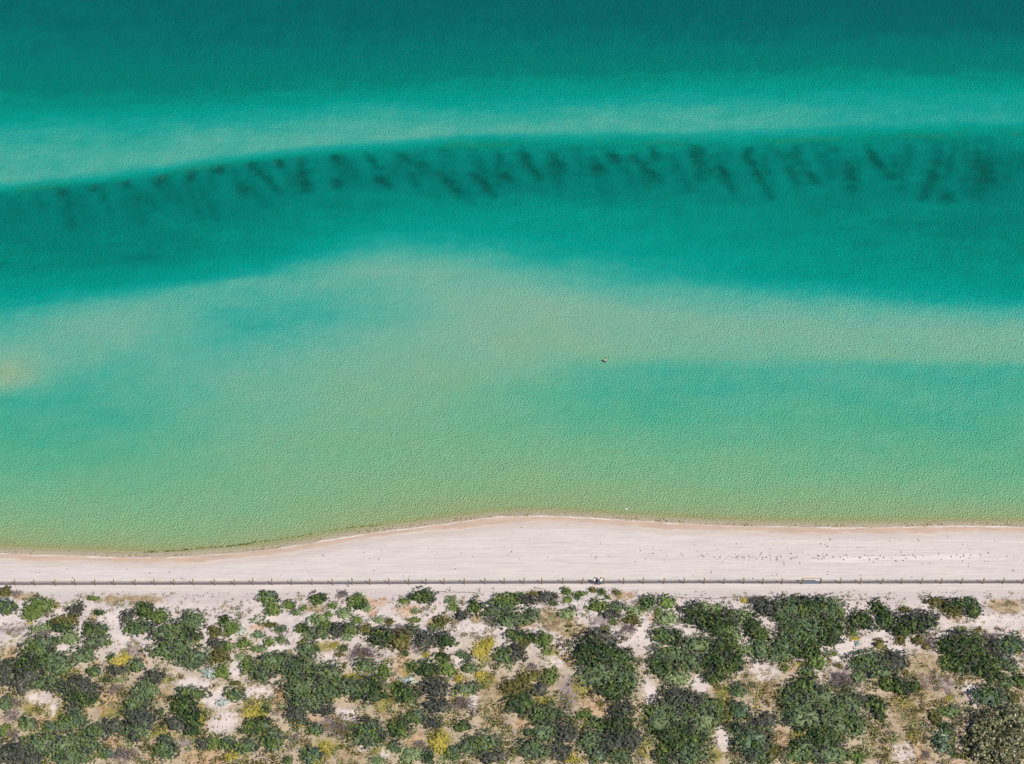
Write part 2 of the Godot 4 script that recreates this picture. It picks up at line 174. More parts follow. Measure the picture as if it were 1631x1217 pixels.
	["shrub", "dark olive brown bush left of the grey shrub in mid dune", [["O", -16.93, 13.64, 1.72, 1.99, 1.07], ["P", -16.37, 12.18, 1.34, 0.78, 0.65]]],
	["shrub", "grey green loose shrub joined to a vivid dark green one", [["N", -13.43, 13.19, 1.62, 1.72, 1.17], ["D", -10.08, 13.44, 1.63, 1.34, 1.07], ["N", -10.52, 12.21, 1.15, 0.75, 0.77]]],
	["seedling", "small dark plant in the dry grass below the olive brown bush", [["D", -16.23, 15.82, 0.67, 0.65, 0.60]]],
	["seedling", "yellow green low plant under the grey loose shrub", [["Y", -13.18, 15.87, 0.95, 0.72, 0.24]]],
	["shrub", "vivid dark green mounded shrub near the middle of the dune", [["D", -10.58, 16.56, 1.23, 1.11, 0.89], ["D", -12.77, 18.96, 1.88, 1.54, 1.20], ["G", -9.85, 18.92, 1.51, 1.46, 0.96]]],
	["seedling", "upright bright green plant between two dry grass patches", [["G", -15.09, 17.96, 0.85, 0.89, 0.65]]],
	["seedling", "blue green seedlings on sand left of the brilliant yellow bush", [["B", -7.85, 15.83, 0.86, 0.64, 0.65], ["B", -6.80, 16.31, 0.86, 0.76, 0.69]]],
	["shrub", "grey green shrub below the seedlings left of the yellow bush", [["T", -6.38, 18.23, 1.23, 0.98, 0.85], ["Y", -4.47, 19.68, 1.13, 1.06, 0.29]]],
	["bush", "brilliant yellow bush in the middle of the dune", [["Y", -3.77, 13.94, 1.34, 1.33, 0.33], ["Y", -4.70, 15.50, 1.43, 1.68, 0.38]]],
	["shrub", "tousled grey green shrub right of the brilliant yellow bush", [["T", -1.28, 16.09, 1.61, 1.70, 1.16], ["N", 0.43, 15.60, 1.52, 1.83, 1.16]]],
	["shrub", "dark green shrub crowning the tousled grey green one", [["D", 0.62, 12.47, 1.63, 1.10, 1.00], ["O", 1.87, 13.63, 0.96, 0.91, 0.64]]],
	["seedling", "silver grey bush above a dark olive bush near bottom centre", [["S", -15.55, 20.67, 1.13, 0.76, 0.60]]],
	["shrub", "dark olive green bush with bare stems near bottom centre", [["D", -15.87, 23.38, 1.68, 1.87, 1.23], ["G", -17.55, 22.18, 0.75, 0.88, 0.62]]],
	["thicket", "purple and green low thicket left of the sandy slope at centre", [["N", -11.53, 22.25, 2.05, 1.63, 1.27], ["T", -6.50, 22.47, 1.59, 0.94, 0.94], ["P", -10.78, 23.11, 1.12, 0.88, 0.63]]],
	["bush", "pale yellow green plant between the mounded shrub and the purple thicket", [["Y", -8.22, 20.62, 1.03, 0.82, 0.26]]],
	["dead_shrub", "dull purple dead thicket below the purple and green one", [["P", -7.19, 25.08, 1.67, 1.20, 0.82], ["N", -11.08, 25.47, 1.85, 1.26, 1.11]]],
	["shrub", "blue grey shrub below the dull purple dead thicket", [["B", -14.34, 27.39, 1.66, 1.26, 1.06], ["N", -11.55, 28.50, 1.10, 0.94, 0.81]]],
	["shrub", "dark leafy round shrub right of the yellow grass at bottom", [["D", -16.63, 29.62, 1.47, 1.61, 1.10]]],
	["shrub", "dark green low shrub at the foot of the pale central slope", [["D", -7.30, 29.19, 1.38, 0.92, 0.88]]],
	["dead_shrub", "small charcoal purple dead bush near the bottom edge", [["P", -13.53, 32.37, 1.09, 0.96, 0.65]]],
	["seedling", "pale blue green plant on sand near the bottom edge", [["B", -17.15, 32.82, 0.82, 0.94, 0.73]]],
	["shrub", "pale green shrub on the bottom edge left of centre", [["L", -14.71, 34.24, 1.63, 1.38, 0.86], ["D", -12.09, 34.46, 0.91, 1.26, 0.83]]],
	["bush", "yellow green bush in orange grass near the bottom edge", [["Y", -10.51, 32.09, 1.27, 1.56, 0.35]]],
	["shrub", "blue green shrub on the bottom edge right of the yellow green bush", [["B", -8.48, 33.92, 1.09, 1.26, 0.89]]],
	["thicket", "grey green thicket on the bottom edge near the centre", [["T", -3.69, 32.20, 2.00, 1.56, 1.24], ["T", -6.14, 32.61, 1.27, 1.37, 0.98], ["N", -2.85, 34.63, 1.81, 0.88, 0.97]]],
	["thicket", "tall olive shrub patch right of the pale central slope", [["O", 0.61, 22.67, 2.05, 1.78, 1.11], ["D", 1.16, 25.00, 2.04, 1.96, 1.36], ["O", 2.30, 20.11, 1.69, 0.98, 0.82], ["N", 3.97, 22.44, 1.03, 0.97, 0.80]]],
	["shrub", "bright green yellow tipped bush at the top of the stony slope", [["G", 5.68, 20.08, 1.03, 1.48, 0.82]]],
	["seedling", "small golden cushion at the left of the stony slope", [["Y", 5.07, 24.68, 0.65, 0.69, 0.21]]],
	["shrub", "olive crest shrub behind the large smooth thicket", [["O", 3.19, 3.71, 1.37, 0.54, 0.62], ["N", 2.69, 5.25, 1.37, 0.89, 0.86]]],
	["dead_shrub", "grey purple twiggy tangle on the crest at centre", [["N", 5.33, 4.61, 1.37, 1.02, 0.90], ["P", 6.32, 4.12, 0.98, 0.70, 0.55]]],
	["seedling", "green tuft on the crest just below the strolling people", [["G", 8.40, 3.28, 0.79, 0.83, 0.61]]],
	["seedling", "dark green tuft in the hollow behind the crest", [["D", 6.59, 5.86, 0.78, 0.54, 0.60]]],
	["seedling", "pale green tuft below the crest tuft", [["G", 8.64, 5.19, 0.78, 0.95, 0.63]]],
	["shrub", "yellow green strip of plants on the crest below the people", [["G", 10.75, 3.72, 1.18, 0.53, 0.62], ["B", 10.23, 4.69, 0.69, 0.68, 0.61]]],
	["shrub", "light green spreading shrub in pinkish litter near centre", [["L", 8.68, 7.97, 1.45, 1.05, 0.73], ["N", 9.49, 6.98, 0.68, 0.54, 0.58]]],
	["seedling", "spiky olive plant right below the strolling people", [["O", 12.63, 2.97, 0.69, 0.71, 0.52]]],
	["seedling", "dark spiky plant right below the strolling people", [["D", 13.99, 3.44, 0.79, 0.81, 0.68], ["G", 14.94, 4.52, 0.49, 0.58, 0.47]]],
	["seedling", "olive plant on orange sand between old stakes", [["O", 16.45, 3.40, 0.69, 0.71, 0.52]]],
	["shrub", "smooth green dome shrub behind the spiky plants", [["G", 13.38, 6.50, 1.65, 1.28, 0.94], ["T", 16.01, 6.63, 1.36, 1.02, 0.90], ["N", 15.27, 8.16, 1.55, 0.87, 0.90]]],
	["shrub", "grey topped olive dome beside the sandy track at centre right", [["L", 18.70, 7.47, 1.26, 0.93, 0.67], ["O", 18.50, 9.35, 1.45, 1.16, 0.81], ["P", 18.05, 11.07, 1.35, 0.91, 0.68]]],
	["seedling", "small olive plant below the smooth green dome", [["O", 14.21, 10.94, 0.77, 0.68, 0.54], ["G", 15.61, 9.71, 0.68, 0.68, 0.55]]],
	["shrub", "bright green ball with a smaller ball at its foot", [["G", 4.83, 13.27, 1.24, 1.63, 0.92], ["G", 5.19, 15.32, 0.67, 0.67, 0.54]]],
	["shrub", "dark green shrub left of the bright green ball", [["D", 2.92, 12.81, 1.05, 1.01, 0.81]]],
	["shrub", "thin olive green shrub left of the great dark dome", [["Os", 7.59, 14.13, 1.53, 1.38, 0.88]]],
	["shrub", "thin brownish shrub above the great dark dome", [["Os", 9.76, 11.20, 1.25, 1.03, 0.74]]],
	["thicket", "great dark green dome thicket right of centre", [["N", 13.34, 13.01, 2.68, 1.66, 1.43], ["D", 12.16, 16.15, 3.22, 2.58, 1.86], ["D", 16.03, 16.83, 2.27, 2.26, 1.50], ["T", 13.56, 19.72, 3.19, 2.30, 1.77], ["T", 16.92, 20.37, 2.06, 2.12, 1.41], ["D", 14.89, 22.51, 2.61, 1.60, 1.41], ["P", 14.51, 13.16, 1.53, 0.90, 0.71]]],
	["dead_shrub", "small dark purple bush left of the great dark dome", [["P", 3.07, 18.06, 0.76, 0.79, 0.53]]],
	["thicket", "blue grey green thicket below the stony slope", [["T", 5.03, 27.21, 2.58, 1.33, 1.31], ["T", 4.53, 30.43, 2.01, 1.46, 1.22], ["N", 7.73, 30.43, 2.01, 1.57, 1.25], ["T", 2.95, 33.75, 2.18, 1.43, 1.25], ["N", 6.75, 33.96, 1.81, 1.22, 1.09]]],
	["shrub", "yellow green shrub at the foot of the stony slope", [["G", 10.77, 27.02, 1.11, 0.85, 0.70]]],
	["thicket", "blue green thicket right of the stony slope foot", [["B", 12.01, 28.49, 0.92, 0.95, 0.76], ["T", 11.33, 31.74, 1.82, 1.91, 1.29], ["B", 12.18, 34.38, 1.45, 1.24, 1.00]]],
	["bush", "yellow green plant on the bottom edge right of centre", [["Y", 8.82, 35.07, 1.09, 0.76, 0.26]]],
	["thicket", "shadowy dark thicket running down to the bottom edge right of centre", [["N", 16.13, 26.14, 1.85, 1.73, 1.25], ["D", 15.53, 29.31, 2.20, 1.91, 1.40], ["N", 14.60, 32.20, 2.00, 1.67, 1.28], ["N", 17.35, 31.73, 1.55, 1.70, 1.15], ["T", 15.80, 34.72, 1.63, 1.00, 0.97]]],
	["bush", "lime yellow cushion on the left flank of the shadowy dark thicket", [["Y", 15.17, 25.71, 0.83, 0.80, 0.24]]],
	["shrub", "mixed green shrub at the top of the sandy track right of centre", [["T", 21.09, 5.74, 1.36, 1.41, 1.00], ["G", 20.48, 6.83, 0.68, 0.82, 0.58], ["G", 22.67, 7.58, 0.68, 0.95, 0.60]]],
	["shrub", "yellow tipped green shrub just right of the mixed green shrub", [["G", 24.03, 5.72, 1.36, 1.30, 0.87]]],
	["shrub", "soft grey green shrub beside the sandy track right of centre", [["L", 23.83, 8.85, 1.74, 1.41, 0.88]]],
	["dead_shrub", "little dark purple bush left of the long low thicket", [["N", 25.93, 6.98, 0.68, 0.67, 0.61]]],
	["shrub", "dense green shrub with bright right flank beside the sandy track", [["T", 23.22, 12.25, 2.30, 1.81, 1.38], ["D", 25.31, 12.79, 1.05, 1.51, 0.93]]],
	["thicket", "long low green thicket below the old wire right of centre", [["N", 28.43, 7.03, 1.65, 1.12, 1.01], ["D", 28.64, 8.93, 2.32, 1.71, 1.36], ["L", 31.04, 7.11, 1.94, 1.16, 0.86], ["D", 31.49, 9.55, 2.31, 1.70, 1.35], ["N", 33.49, 8.88, 1.55, 1.50, 1.08], ["L", 35.64, 8.72, 1.55, 1.42, 0.84], ["D", 32.15, 11.42, 2.50, 1.18, 1.23], ["L", 34.22, 11.91, 0.96, 1.18, 0.65]]],
	["thicket", "broad mottled green thicket between three sandy openings", [["T", 28.55, 14.19, 2.10, 1.68, 1.29], ["D", 31.90, 14.19, 2.10, 1.56, 1.26], ["G", 33.61, 13.77, 1.15, 0.89, 0.72], ["T", 23.74, 16.26, 2.65, 1.88, 1.50], ["D", 22.58, 18.61, 1.89, 1.54, 1.20], ["T", 26.88, 17.42, 2.08, 1.90, 1.35], ["D", 31.13, 17.43, 2.27, 1.89, 1.40], ["D", 33.48, 17.38, 1.51, 2.17, 1.24], ["L", 35.71, 14.85, 1.33, 0.90, 0.68], ["D", 30.51, 20.02, 1.69, 1.30, 1.08]]],
	["shrub", "pale green loose shrub at the foot of the broad mottled thicket", [["L", 24.63, 20.68, 1.88, 1.34, 0.90]]],
	["bush", "olive yellow plant at the top left of the giant thicket", [["Y", 36.20, 5.27, 0.88, 0.75, 0.23]]],
	["thicket", "giant dense green thicket right of centre below the fence", [["N", 39.42, 7.05, 2.33, 1.98, 1.43], ["D", 37.07, 11.09, 1.53, 2.36, 1.28], ["G", 38.10, 12.18, 1.25, 1.52, 0.89], ["T", 37.71, 15.00, 1.52, 1.83, 1.16], ["T", 42.60, 7.68, 2.51, 2.46, 1.62], ["D", 46.06, 6.67, 2.33, 1.98, 1.44], ["T", 49.18, 7.55, 2.51, 2.59, 1.65], ["D", 48.84, 11.12, 2.11, 2.57, 1.53], ["T", 44.47, 11.30, 3.25, 2.88, 1.95], ["T", 41.71, 14.31, 2.47, 2.39, 1.60], ["D", 44.62, 14.92, 2.47, 2.15, 1.53], ["D", 48.45, 12.94, 1.53, 1.60, 1.11], ["T", 40.48, 16.10, 1.71, 1.45, 1.12], ["G", 46.01, 17.25, 1.32, 1.72, 0.96], ["P", 38.01, 4.97, 1.76, 0.53, 0.64], ["N", 44.47, 4.86, 1.17, 0.64, 0.73]]],
	["thicket", "massive dark dome thicket on the bottom edge right of centre", [["N", 24.96, 24.94, 3.24, 2.13, 1.74], ["T", 23.17, 27.88, 3.12, 2.68, 1.88], ["T", 26.99, 28.42, 2.75, 2.69, 1.78], ["D", 24.60, 31.57, 3.27, 2.41, 1.84], ["T", 25.75, 34.31, 2.53, 1.41, 1.33], ["D", 22.13, 34.38, 1.63, 1.34, 1.08], ["T", 29.11, 26.34, 1.57, 2.20, 1.27], ["P", 22.60, 26.78, 1.11, 0.98, 0.65], ["D", 20.49, 26.68, 0.83, 0.85, 0.71]]],
	["shrub", "round blue green ball shrub on yellow grass right of centre", [["B", 33.49, 22.57, 1.31, 1.19, 0.94]]],
	["shrub", "blue green shrub with dark olive foot under the ball shrub", [["B", 33.46, 26.58, 1.48, 1.74, 1.14], ["D", 33.01, 29.53, 1.38, 0.81, 0.84]]],
	["shrub", "dark grey shrub left of the big grey green dome at lower right", [["N", 37.02, 28.41, 1.84, 1.36, 1.14]]],
	["thicket", "blue green thicket on the bottom edge left of the lower right domes", [["B", 34.77, 32.10, 2.45, 2.10, 1.53], ["B", 35.35, 34.40, 1.99, 1.32, 1.17]]],
	["shrub", "olive and yellow shrub on the bottom edge beside blue green thicket", [["O", 37.36, 34.02, 1.45, 1.49, 0.90]]],
	["shrub", "diamond shaped dark shrub between two forking sand tracks", [["D", 53.94, 9.27, 1.93, 2.11, 1.35], ["N", 53.04, 9.73, 1.06, 1.15, 0.85], ["G", 52.45, 11.68, 0.87, 0.79, 0.62]]],
	["seedling", "yellow cushion at the foot of the diamond shaped shrub", [["Y", 52.54, 12.73, 0.96, 0.48, 0.21]]],
	["thicket", "slanting green shrub joined to a purple topped dome at right", [["D", 56.71, 6.74, 1.26, 1.41, 0.97], ["D", 57.53, 8.98, 1.35, 2.27, 1.20], ["N", 62.27, 9.10, 3.09, 1.41, 1.44], ["D", 61.75, 10.57, 2.89, 1.41, 1.40], ["O", 60.85, 7.10, 0.97, 0.68, 0.58], ["D", 59.66, 11.24, 1.54, 1.24, 1.01]]],
	["shrub", "olive green low shrub under the purple topped dome", [["O", 59.33, 13.14, 0.86, 0.92, 0.62], ["O", 62.01, 13.15, 1.05, 0.91, 0.66], ["O", 63.19, 14.35, 0.67, 0.68, 0.51]]],
	["dead_shrub", "small lilac dead bush right of the olive low shrub", [["P", 63.73, 13.38, 0.86, 0.68, 0.53]]],
	["seedling", "tiny silver blue plant below the diamond shaped shrub", [["S", 52.80, 13.74, 0.48, 0.44, 0.39]]],
	["seedling", "small green plant on sand right of the giant thicket", [["G", 49.00, 15.70, 0.76, 0.53, 0.53]]],
	["seedling", "dark olive bush on sand above the purple and green dome", [["O", 56.01, 14.11, 0.96, 1.04, 0.66]]],
	["seedling", "small olive plant on sand left of the purple and green dome", [["O", 49.21, 17.97, 0.76, 0.41, 0.47]]],
	["thicket", "purple and green dome above two deep green bushes at right", [["T", 53.55, 17.33, 2.65, 1.87, 1.50], ["N", 57.12, 17.56, 2.36, 1.76, 1.39], ["T", 55.06, 19.10, 2.26, 1.40, 1.25], ["Y", 56.07, 15.63, 0.57, 0.48, 0.18]]],
	["shrub", "pair of deep green bushes at the foot of the purple dome", [["D", 56.95, 21.67, 2.06, 1.39, 1.20], ["D", 59.31, 22.10, 1.40, 1.43, 1.03]]],
	["shrub", "pale green shrub at the left foot of the purple dome", [["L", 52.11, 20.43, 1.03, 1.01, 0.64]]],
	["shrub", "round blue green shrub at the tip of the giant thicket", [["B", 44.27, 19.16, 1.04, 0.98, 0.80]]],
	["seedling", "yellow green cushion left of the round blue green shrub", [["Y", 43.44, 17.67, 0.66, 0.59, 0.20]]],
	["seedling", "green bush left of the yellow green cushion on litter", [["G", 41.07, 18.55, 0.66, 0.66, 0.54]]],
	["thicket", "big grey green dome thicket at the lower right", [["D", 43.87, 22.03, 2.43, 1.61, 1.36], ["T", 41.65, 24.43, 1.95, 1.62, 1.24], ["T", 44.86, 24.94, 3.15, 2.25, 1.75], ["T", 48.97, 25.93, 2.58, 2.38, 1.64], ["T", 42.72, 27.77, 2.94, 2.00, 1.63], ["T", 47.12, 29.34, 2.75, 2.00, 1.58], ["D", 45.09, 31.45, 2.55, 1.54, 1.38], ["T", 50.03, 29.30, 1.74, 1.48, 1.15], ["N", 51.43, 24.33, 1.68, 0.81, 0.91]]],
	["shrub", "deep bottle green bush on the right flank of the big dome", [["D", 53.83, 25.21, 1.39, 1.41, 1.02], ["D", 54.14, 26.79, 1.11, 1.53, 0.96]]],
	["thicket", "grey green thicket on the bottom edge below the big dome", [["T", 42.27, 33.86, 2.36, 1.53, 1.33], ["T", 45.86, 34.21, 2.72, 1.40, 1.37], ["D", 41.89, 32.29, 1.09, 0.81, 0.77]]],
	["shrub", "small green shrub on the bottom edge below bare sand at right", [["G", 49.91, 34.78, 1.00, 1.05, 0.73]]],
	["shrub", "olive hedge like shrub below the fence at right", [["O", 66.19, 5.61, 1.66, 1.04, 0.82], ["D", 69.02, 6.29, 2.14, 1.48, 1.24], ["D", 71.33, 6.99, 1.45, 2.03, 1.18], ["O", 68.39, 7.61, 1.55, 1.04, 0.80]]],
	["shrub", "silver blue bush growing out of the olive shrub at right", [["S", 70.64, 6.45, 0.97, 0.95, 0.61]]],
	["seedling", "bright green bush above the great shrub at right", [["G", 68.92, 11.09, 1.06, 0.65, 0.63]]],
	["seedling", "olive tuft on sand right of the bright green bush", [["O", 71.76, 11.06, 0.58, 0.43, 0.44]]],
	["thicket", "great dark green shrub below the small bright bush at right", [["N", 68.27, 12.75, 2.11, 1.07, 1.10], ["D", 66.28, 14.40, 1.52, 1.59, 1.10], ["D", 69.42, 14.94, 2.85, 2.12, 1.63], ["D", 70.87, 17.45, 2.64, 2.11, 1.57], ["D", 67.51, 17.42, 2.08, 1.90, 1.35], ["G", 65.74, 17.96, 1.13, 1.24, 0.80], ["D", 72.12, 19.80, 1.88, 1.17, 1.09], ["G", 70.98, 12.90, 0.77, 0.79, 0.60]]],
	["dead_shrub", "dark purple bush between two great shrubs at the right", [["P", 73.04, 12.91, 1.53, 1.02, 0.75], ["N", 73.48, 14.99, 1.14, 1.24, 0.90]]],
	["thicket", "blue green shrub cut by the right edge in mid dune", [["B", 76.07, 14.18, 2.10, 1.93, 1.36], ["B", 74.29, 17.40, 1.33, 1.10, 0.91], ["T", 75.47, 18.22, 1.13, 0.98, 0.83]]],
	["shrub", "rounded blue green shrub beside the white sand patch at right", [["B", 71.22, 23.77, 2.69, 2.05, 1.57]]],
	["shrub", "grey green shrub behind the rounded blue green one", [["T", 74.00, 21.52, 1.12, 0.97, 0.82]]],
	["shrub", "dark green shrub cut by the right edge beside pink sand", [["D", 75.92, 20.92, 1.13, 1.33, 0.92]]],
	["seedling", "olive loose plant right of the rounded blue green shrub", [["O", 74.61, 24.27, 0.93, 0.87, 0.63]]],
	["tree", "tall dark tree with glossy leaves in the bottom right corner", [["H", 72.94, 28.32, 2.57, 2.13, 2.16], ["H", 68.98, 30.20, 2.19, 1.80, 1.89], ["H", 71.36, 32.34, 2.73, 2.08, 2.21], ["H", 67.77, 32.95, 2.00, 1.69, 1.77], ["H", 69.35, 34.84, 2.17, 1.09, 1.58], ["H", 73.63, 30.71, 1.64, 1.85, 1.67]]],
	["shrub", "dark olive shrub beside a weathered post at lower right", [["O", 62.05, 27.45, 0.92, 1.09, 0.67], ["D", 62.78, 28.94, 0.74, 0.73, 0.65]]],
	["shrub", "green shrub with a bare purple heart at lower right", [["T", 64.76, 26.60, 1.66, 1.15, 1.03], ["P", 65.70, 27.91, 1.01, 0.86, 0.61], ["D", 63.90, 29.72, 0.92, 0.95, 0.76], ["N", 68.48, 27.71, 1.11, 0.94, 0.81]]],
	["shrub", "blue green shrub with a silver top near the bottom right", [["S", 62.75, 30.38, 0.92, 0.63, 0.53], ["B", 62.54, 32.17, 1.55, 1.70, 1.15]]],
	["dead_shrub", "small grey twiggy bush on the bottom edge at right", [["P", 59.88, 34.33, 0.73, 0.85, 0.54]]],
	["seedling", "small dark plant above the pale curved log", [["D", 64.25, 34.16, 0.64, 0.37, 0.52]]],
	["seedling", "yellow green tuft in dry grass at lower right", [["Y", 58.23, 31.11, 0.64, 0.67, 0.21]]],
	["seedling", "olive yellow plant beside the fallen pole at lower right", [["Y", 64.89, 24.10, 0.84, 0.69, 0.23]]],
	["dead_shrub", "wide grey dead shrub between the giant thicket and big dome", [["Ps", 49.47, 20.67, 1.69, 1.58, 0.91]]]]
const ZONES := [
	["L", -76.37, 10.61, 2.70, 1.49], ["R", -76.38, 15.51, 1.34, 1.71], ["T", -71.10, 6.11, 0.98, 0.75], ["T", -64.81, 8.68, 0.97, 0.87], ["Y", -66.81, 19.56, 1.51, 1.69],
	["T", -63.19, 17.42, 0.76, 1.22], ["L", -57.39, 15.51, 1.72, 1.47], ["R", -55.95, 16.95, 0.86, 1.10], ["Y", -71.13, 25.82, 1.21, 1.55], ["Y", -67.05, 26.85, 1.30, 1.07],
	["R", -68.68, 28.09, 2.03, 1.07], ["R", -59.60, 24.68, 2.24, 2.87], ["Y", -59.26, 26.85, 1.67, 1.07], ["R", -58.30, 31.89, 1.46, 1.17], ["R", -60.61, 33.43, 0.91, 0.93],
	["Y", -51.86, 20.50, 0.85, 0.85], ["T", -51.74, 23.53, 1.68, 1.44], ["Y", -51.64, 29.78, 1.56, 1.41], ["R", -52.23, 33.43, 0.73, 1.87], ["R", -44.10, 34.42, 3.82, 1.63],
	["Y", -46.04, 27.42, 1.02, 2.85], ["L", -47.90, 31.67, 1.83, 1.06], ["Y", -37.75, 25.14, 2.05, 2.15], ["R", -34.50, 23.99, 1.03, 3.11], ["R", -21.66, 7.53, 0.88, 0.87],
	["R", -39.18, 10.51, 1.26, 0.99], ["Y", -31.95, 13.94, 1.05, 1.11], ["Y", -29.04, 14.42, 2.39, 0.98], ["R", -28.02, 28.32, 2.77, 1.30], ["L", -25.40, 28.88, 3.87, 2.36],
	["Y", -26.78, 32.77, 1.82, 1.87], ["T", -23.23, 34.09, 2.36, 2.33], ["Y", -18.90, 33.32, 1.28, 1.05], ["Y", -18.98, 24.45, 1.77, 2.63], ["T", -17.63, 27.42, 1.30, 2.37],
	["R", -16.13, 7.15, 2.34, 1.12], ["L", -8.68, 8.90, 1.07, 0.99], ["T", -5.39, 8.77, 0.97, 1.12], ["R", -16.65, 17.66, 1.42, 2.43], ["Y", -16.02, 19.32, 0.94, 1.21],
	["L", -14.30, 14.42, 1.72, 1.23], ["R", -14.23, 31.67, 1.56, 1.76], ["Y", -10.57, 31.67, 2.01, 3.05], ["T", -2.38, 23.99, 2.61, 5.03], ["Y", -3.81, 20.97, 1.41, 1.33],
	["L", 8.37, 23.18, 1.68, 3.84], ["R", 12.32, 25.60, 2.60, 2.86], ["Y", 10.37, 22.02, 1.41, 2.65], ["Y", 4.34, 23.76, 1.21, 1.44], ["R", 1.34, 28.54, 1.11, 1.18],
	["T", 6.26, 8.90, 4.07, 2.24], ["T", 8.64, 11.00, 3.28, 1.86], ["Y", 6.14, 16.23, 1.14, 2.44], ["R", 8.51, 16.95, 1.71, 1.34], ["R", 1.59, 10.63, 0.97, 0.87],
	["R", 21.79, 8.77, 0.58, 1.12], ["Y", 31.25, 23.76, 1.21, 2.40], ["Y", 31.01, 26.73, 1.39, 2.38], ["R", 29.98, 22.02, 0.66, 0.60], ["T", 37.12, 20.97, 2.45, 2.90],
	["Y", 19.36, 27.98, 0.74, 1.54], ["Y", 19.35, 33.43, 1.18, 1.75], ["Y", 29.32, 34.09, 1.18, 1.75], ["R", 32.94, 34.31, 0.82, 0.82], ["L", 49.54, 20.97, 2.63, 2.41],
	["T", 38.77, 23.30, 1.87, 1.92], ["R", 39.30, 31.67, 1.19, 1.88], ["Y", 41.50, 30.78, 1.38, 0.94], ["R", 42.29, 18.38, 0.85, 1.09], ["T", 63.02, 17.90, 3.98, 3.16],
	["T", 60.03, 24.91, 4.47, 5.49], ["T", 56.98, 32.77, 4.74, 3.51], ["R", 59.23, 33.54, 1.09, 2.57], ["Y", 57.79, 24.91, 1.86, 1.31], ["L", 63.47, 20.97, 3.01, 1.69],
	["R", 68.25, 20.50, 2.26, 1.09], ["R", 71.12, 27.87, 1.02, 1.07], ["T", 76.78, 6.40, 3.51, 1.75], ["T", 69.80, 8.90, 2.52, 0.87], ["L", 63.41, 13.09, 1.63, 1.72],
	["T", -57.93, 4.72, 3.34, 1.13], ["T", -76.23, 4.00, 1.97, 1.01], ["T", -62.34, 4.72, 1.96, 1.13], ["R", -22.06, 5.60, 2.93, 1.25], ["T", -12.14, 10.02, 1.35, 1.12],
	["L", 5.34, 5.23, 2.55, 1.00], ["T", 16.64, 4.25, 1.37, 1.01], ["R", 18.13, 3.96, 1.18, 1.01], ["T", -30.77, 6.85, 2.15, 1.00], ["L", 14.00, 9.40, 2.13, 1.49],
	["W", -77.15, 9.08, 3.10, 1.74], ["W", -65.95, 11.10, 0.58, 1.73], ["W", -65.40, 13.82, 0.57, 1.11], ["W", -67.97, 15.03, 1.72, 0.61], ["W", -60.02, 11.98, 2.31, 1.85],
	["W", -62.48, 8.68, 1.75, 1.12], ["W", -47.51, 21.44, 3.01, 1.33], ["W", -43.46, 23.99, 3.36, 2.15], ["W", -42.23, 28.32, 2.40, 2.60], ["W", -46.59, 16.47, 0.57, 2.68],
	["W", -41.60, 18.61, 1.33, 2.67], ["W", -35.29, 8.62, 4.08, 1.00], ["W", -36.32, 14.30, 3.06, 1.35], ["W", -27.50, 17.31, 1.33, 2.68], ["W", -24.06, 26.73, 2.22, 1.19],
	["W", -38.32, 23.06, 2.99, 1.20], ["W", -9.63, 13.82, 1.34, 2.21], ["W", -6.13, 10.63, 2.32, 1.11], ["W", -7.56, 16.95, 1.43, 1.22], ["W", -5.92, 24.45, 1.03, 1.91],
	["W", -0.92, 10.63, 1.16, 0.62], ["W", 19.56, 10.63, 1.06, 3.22], ["W", 20.54, 23.06, 1.12, 3.24], ["W", 26.66, 11.37, 1.64, 0.87], ["W", 28.15, 21.44, 1.60, 2.05],
	["W", 37.87, 19.09, 2.46, 1.94], ["W", 30.84, 31.12, 1.28, 2.58], ["W", 50.48, 12.11, 0.77, 1.48], ["W", 49.09, 15.51, 0.76, 3.18], ["W", 55.96, 8.65, 0.87, 2.74],
	["W", 51.09, 14.78, 3.44, 1.72], ["W", 58.70, 15.03, 1.43, 1.35], ["W", 74.12, 9.15, 6.01, 1.37], ["W", 68.37, 23.06, 1.22, 2.64], ["W", 56.81, 33.87, 2.00, 2.10],
	["W", 10.70, 5.89, 2.54, 0.63], ["W", 6.12, 17.42, 1.71, 1.22], ["W", -70.07, 23.99, 2.05, 1.32], ["W", -67.84, 26.05, 0.56, 1.67], ["W", -21.55, 31.67, 1.28, 2.35],
	["W", -18.51, 33.87, 0.73, 1.17], ["W", -62.18, 29.44, 0.55, 0.94], ["W", 52.46, 13.09, 2.88, 0.74], ["W", 66.23, 4.21, 2.36, 1.01]]
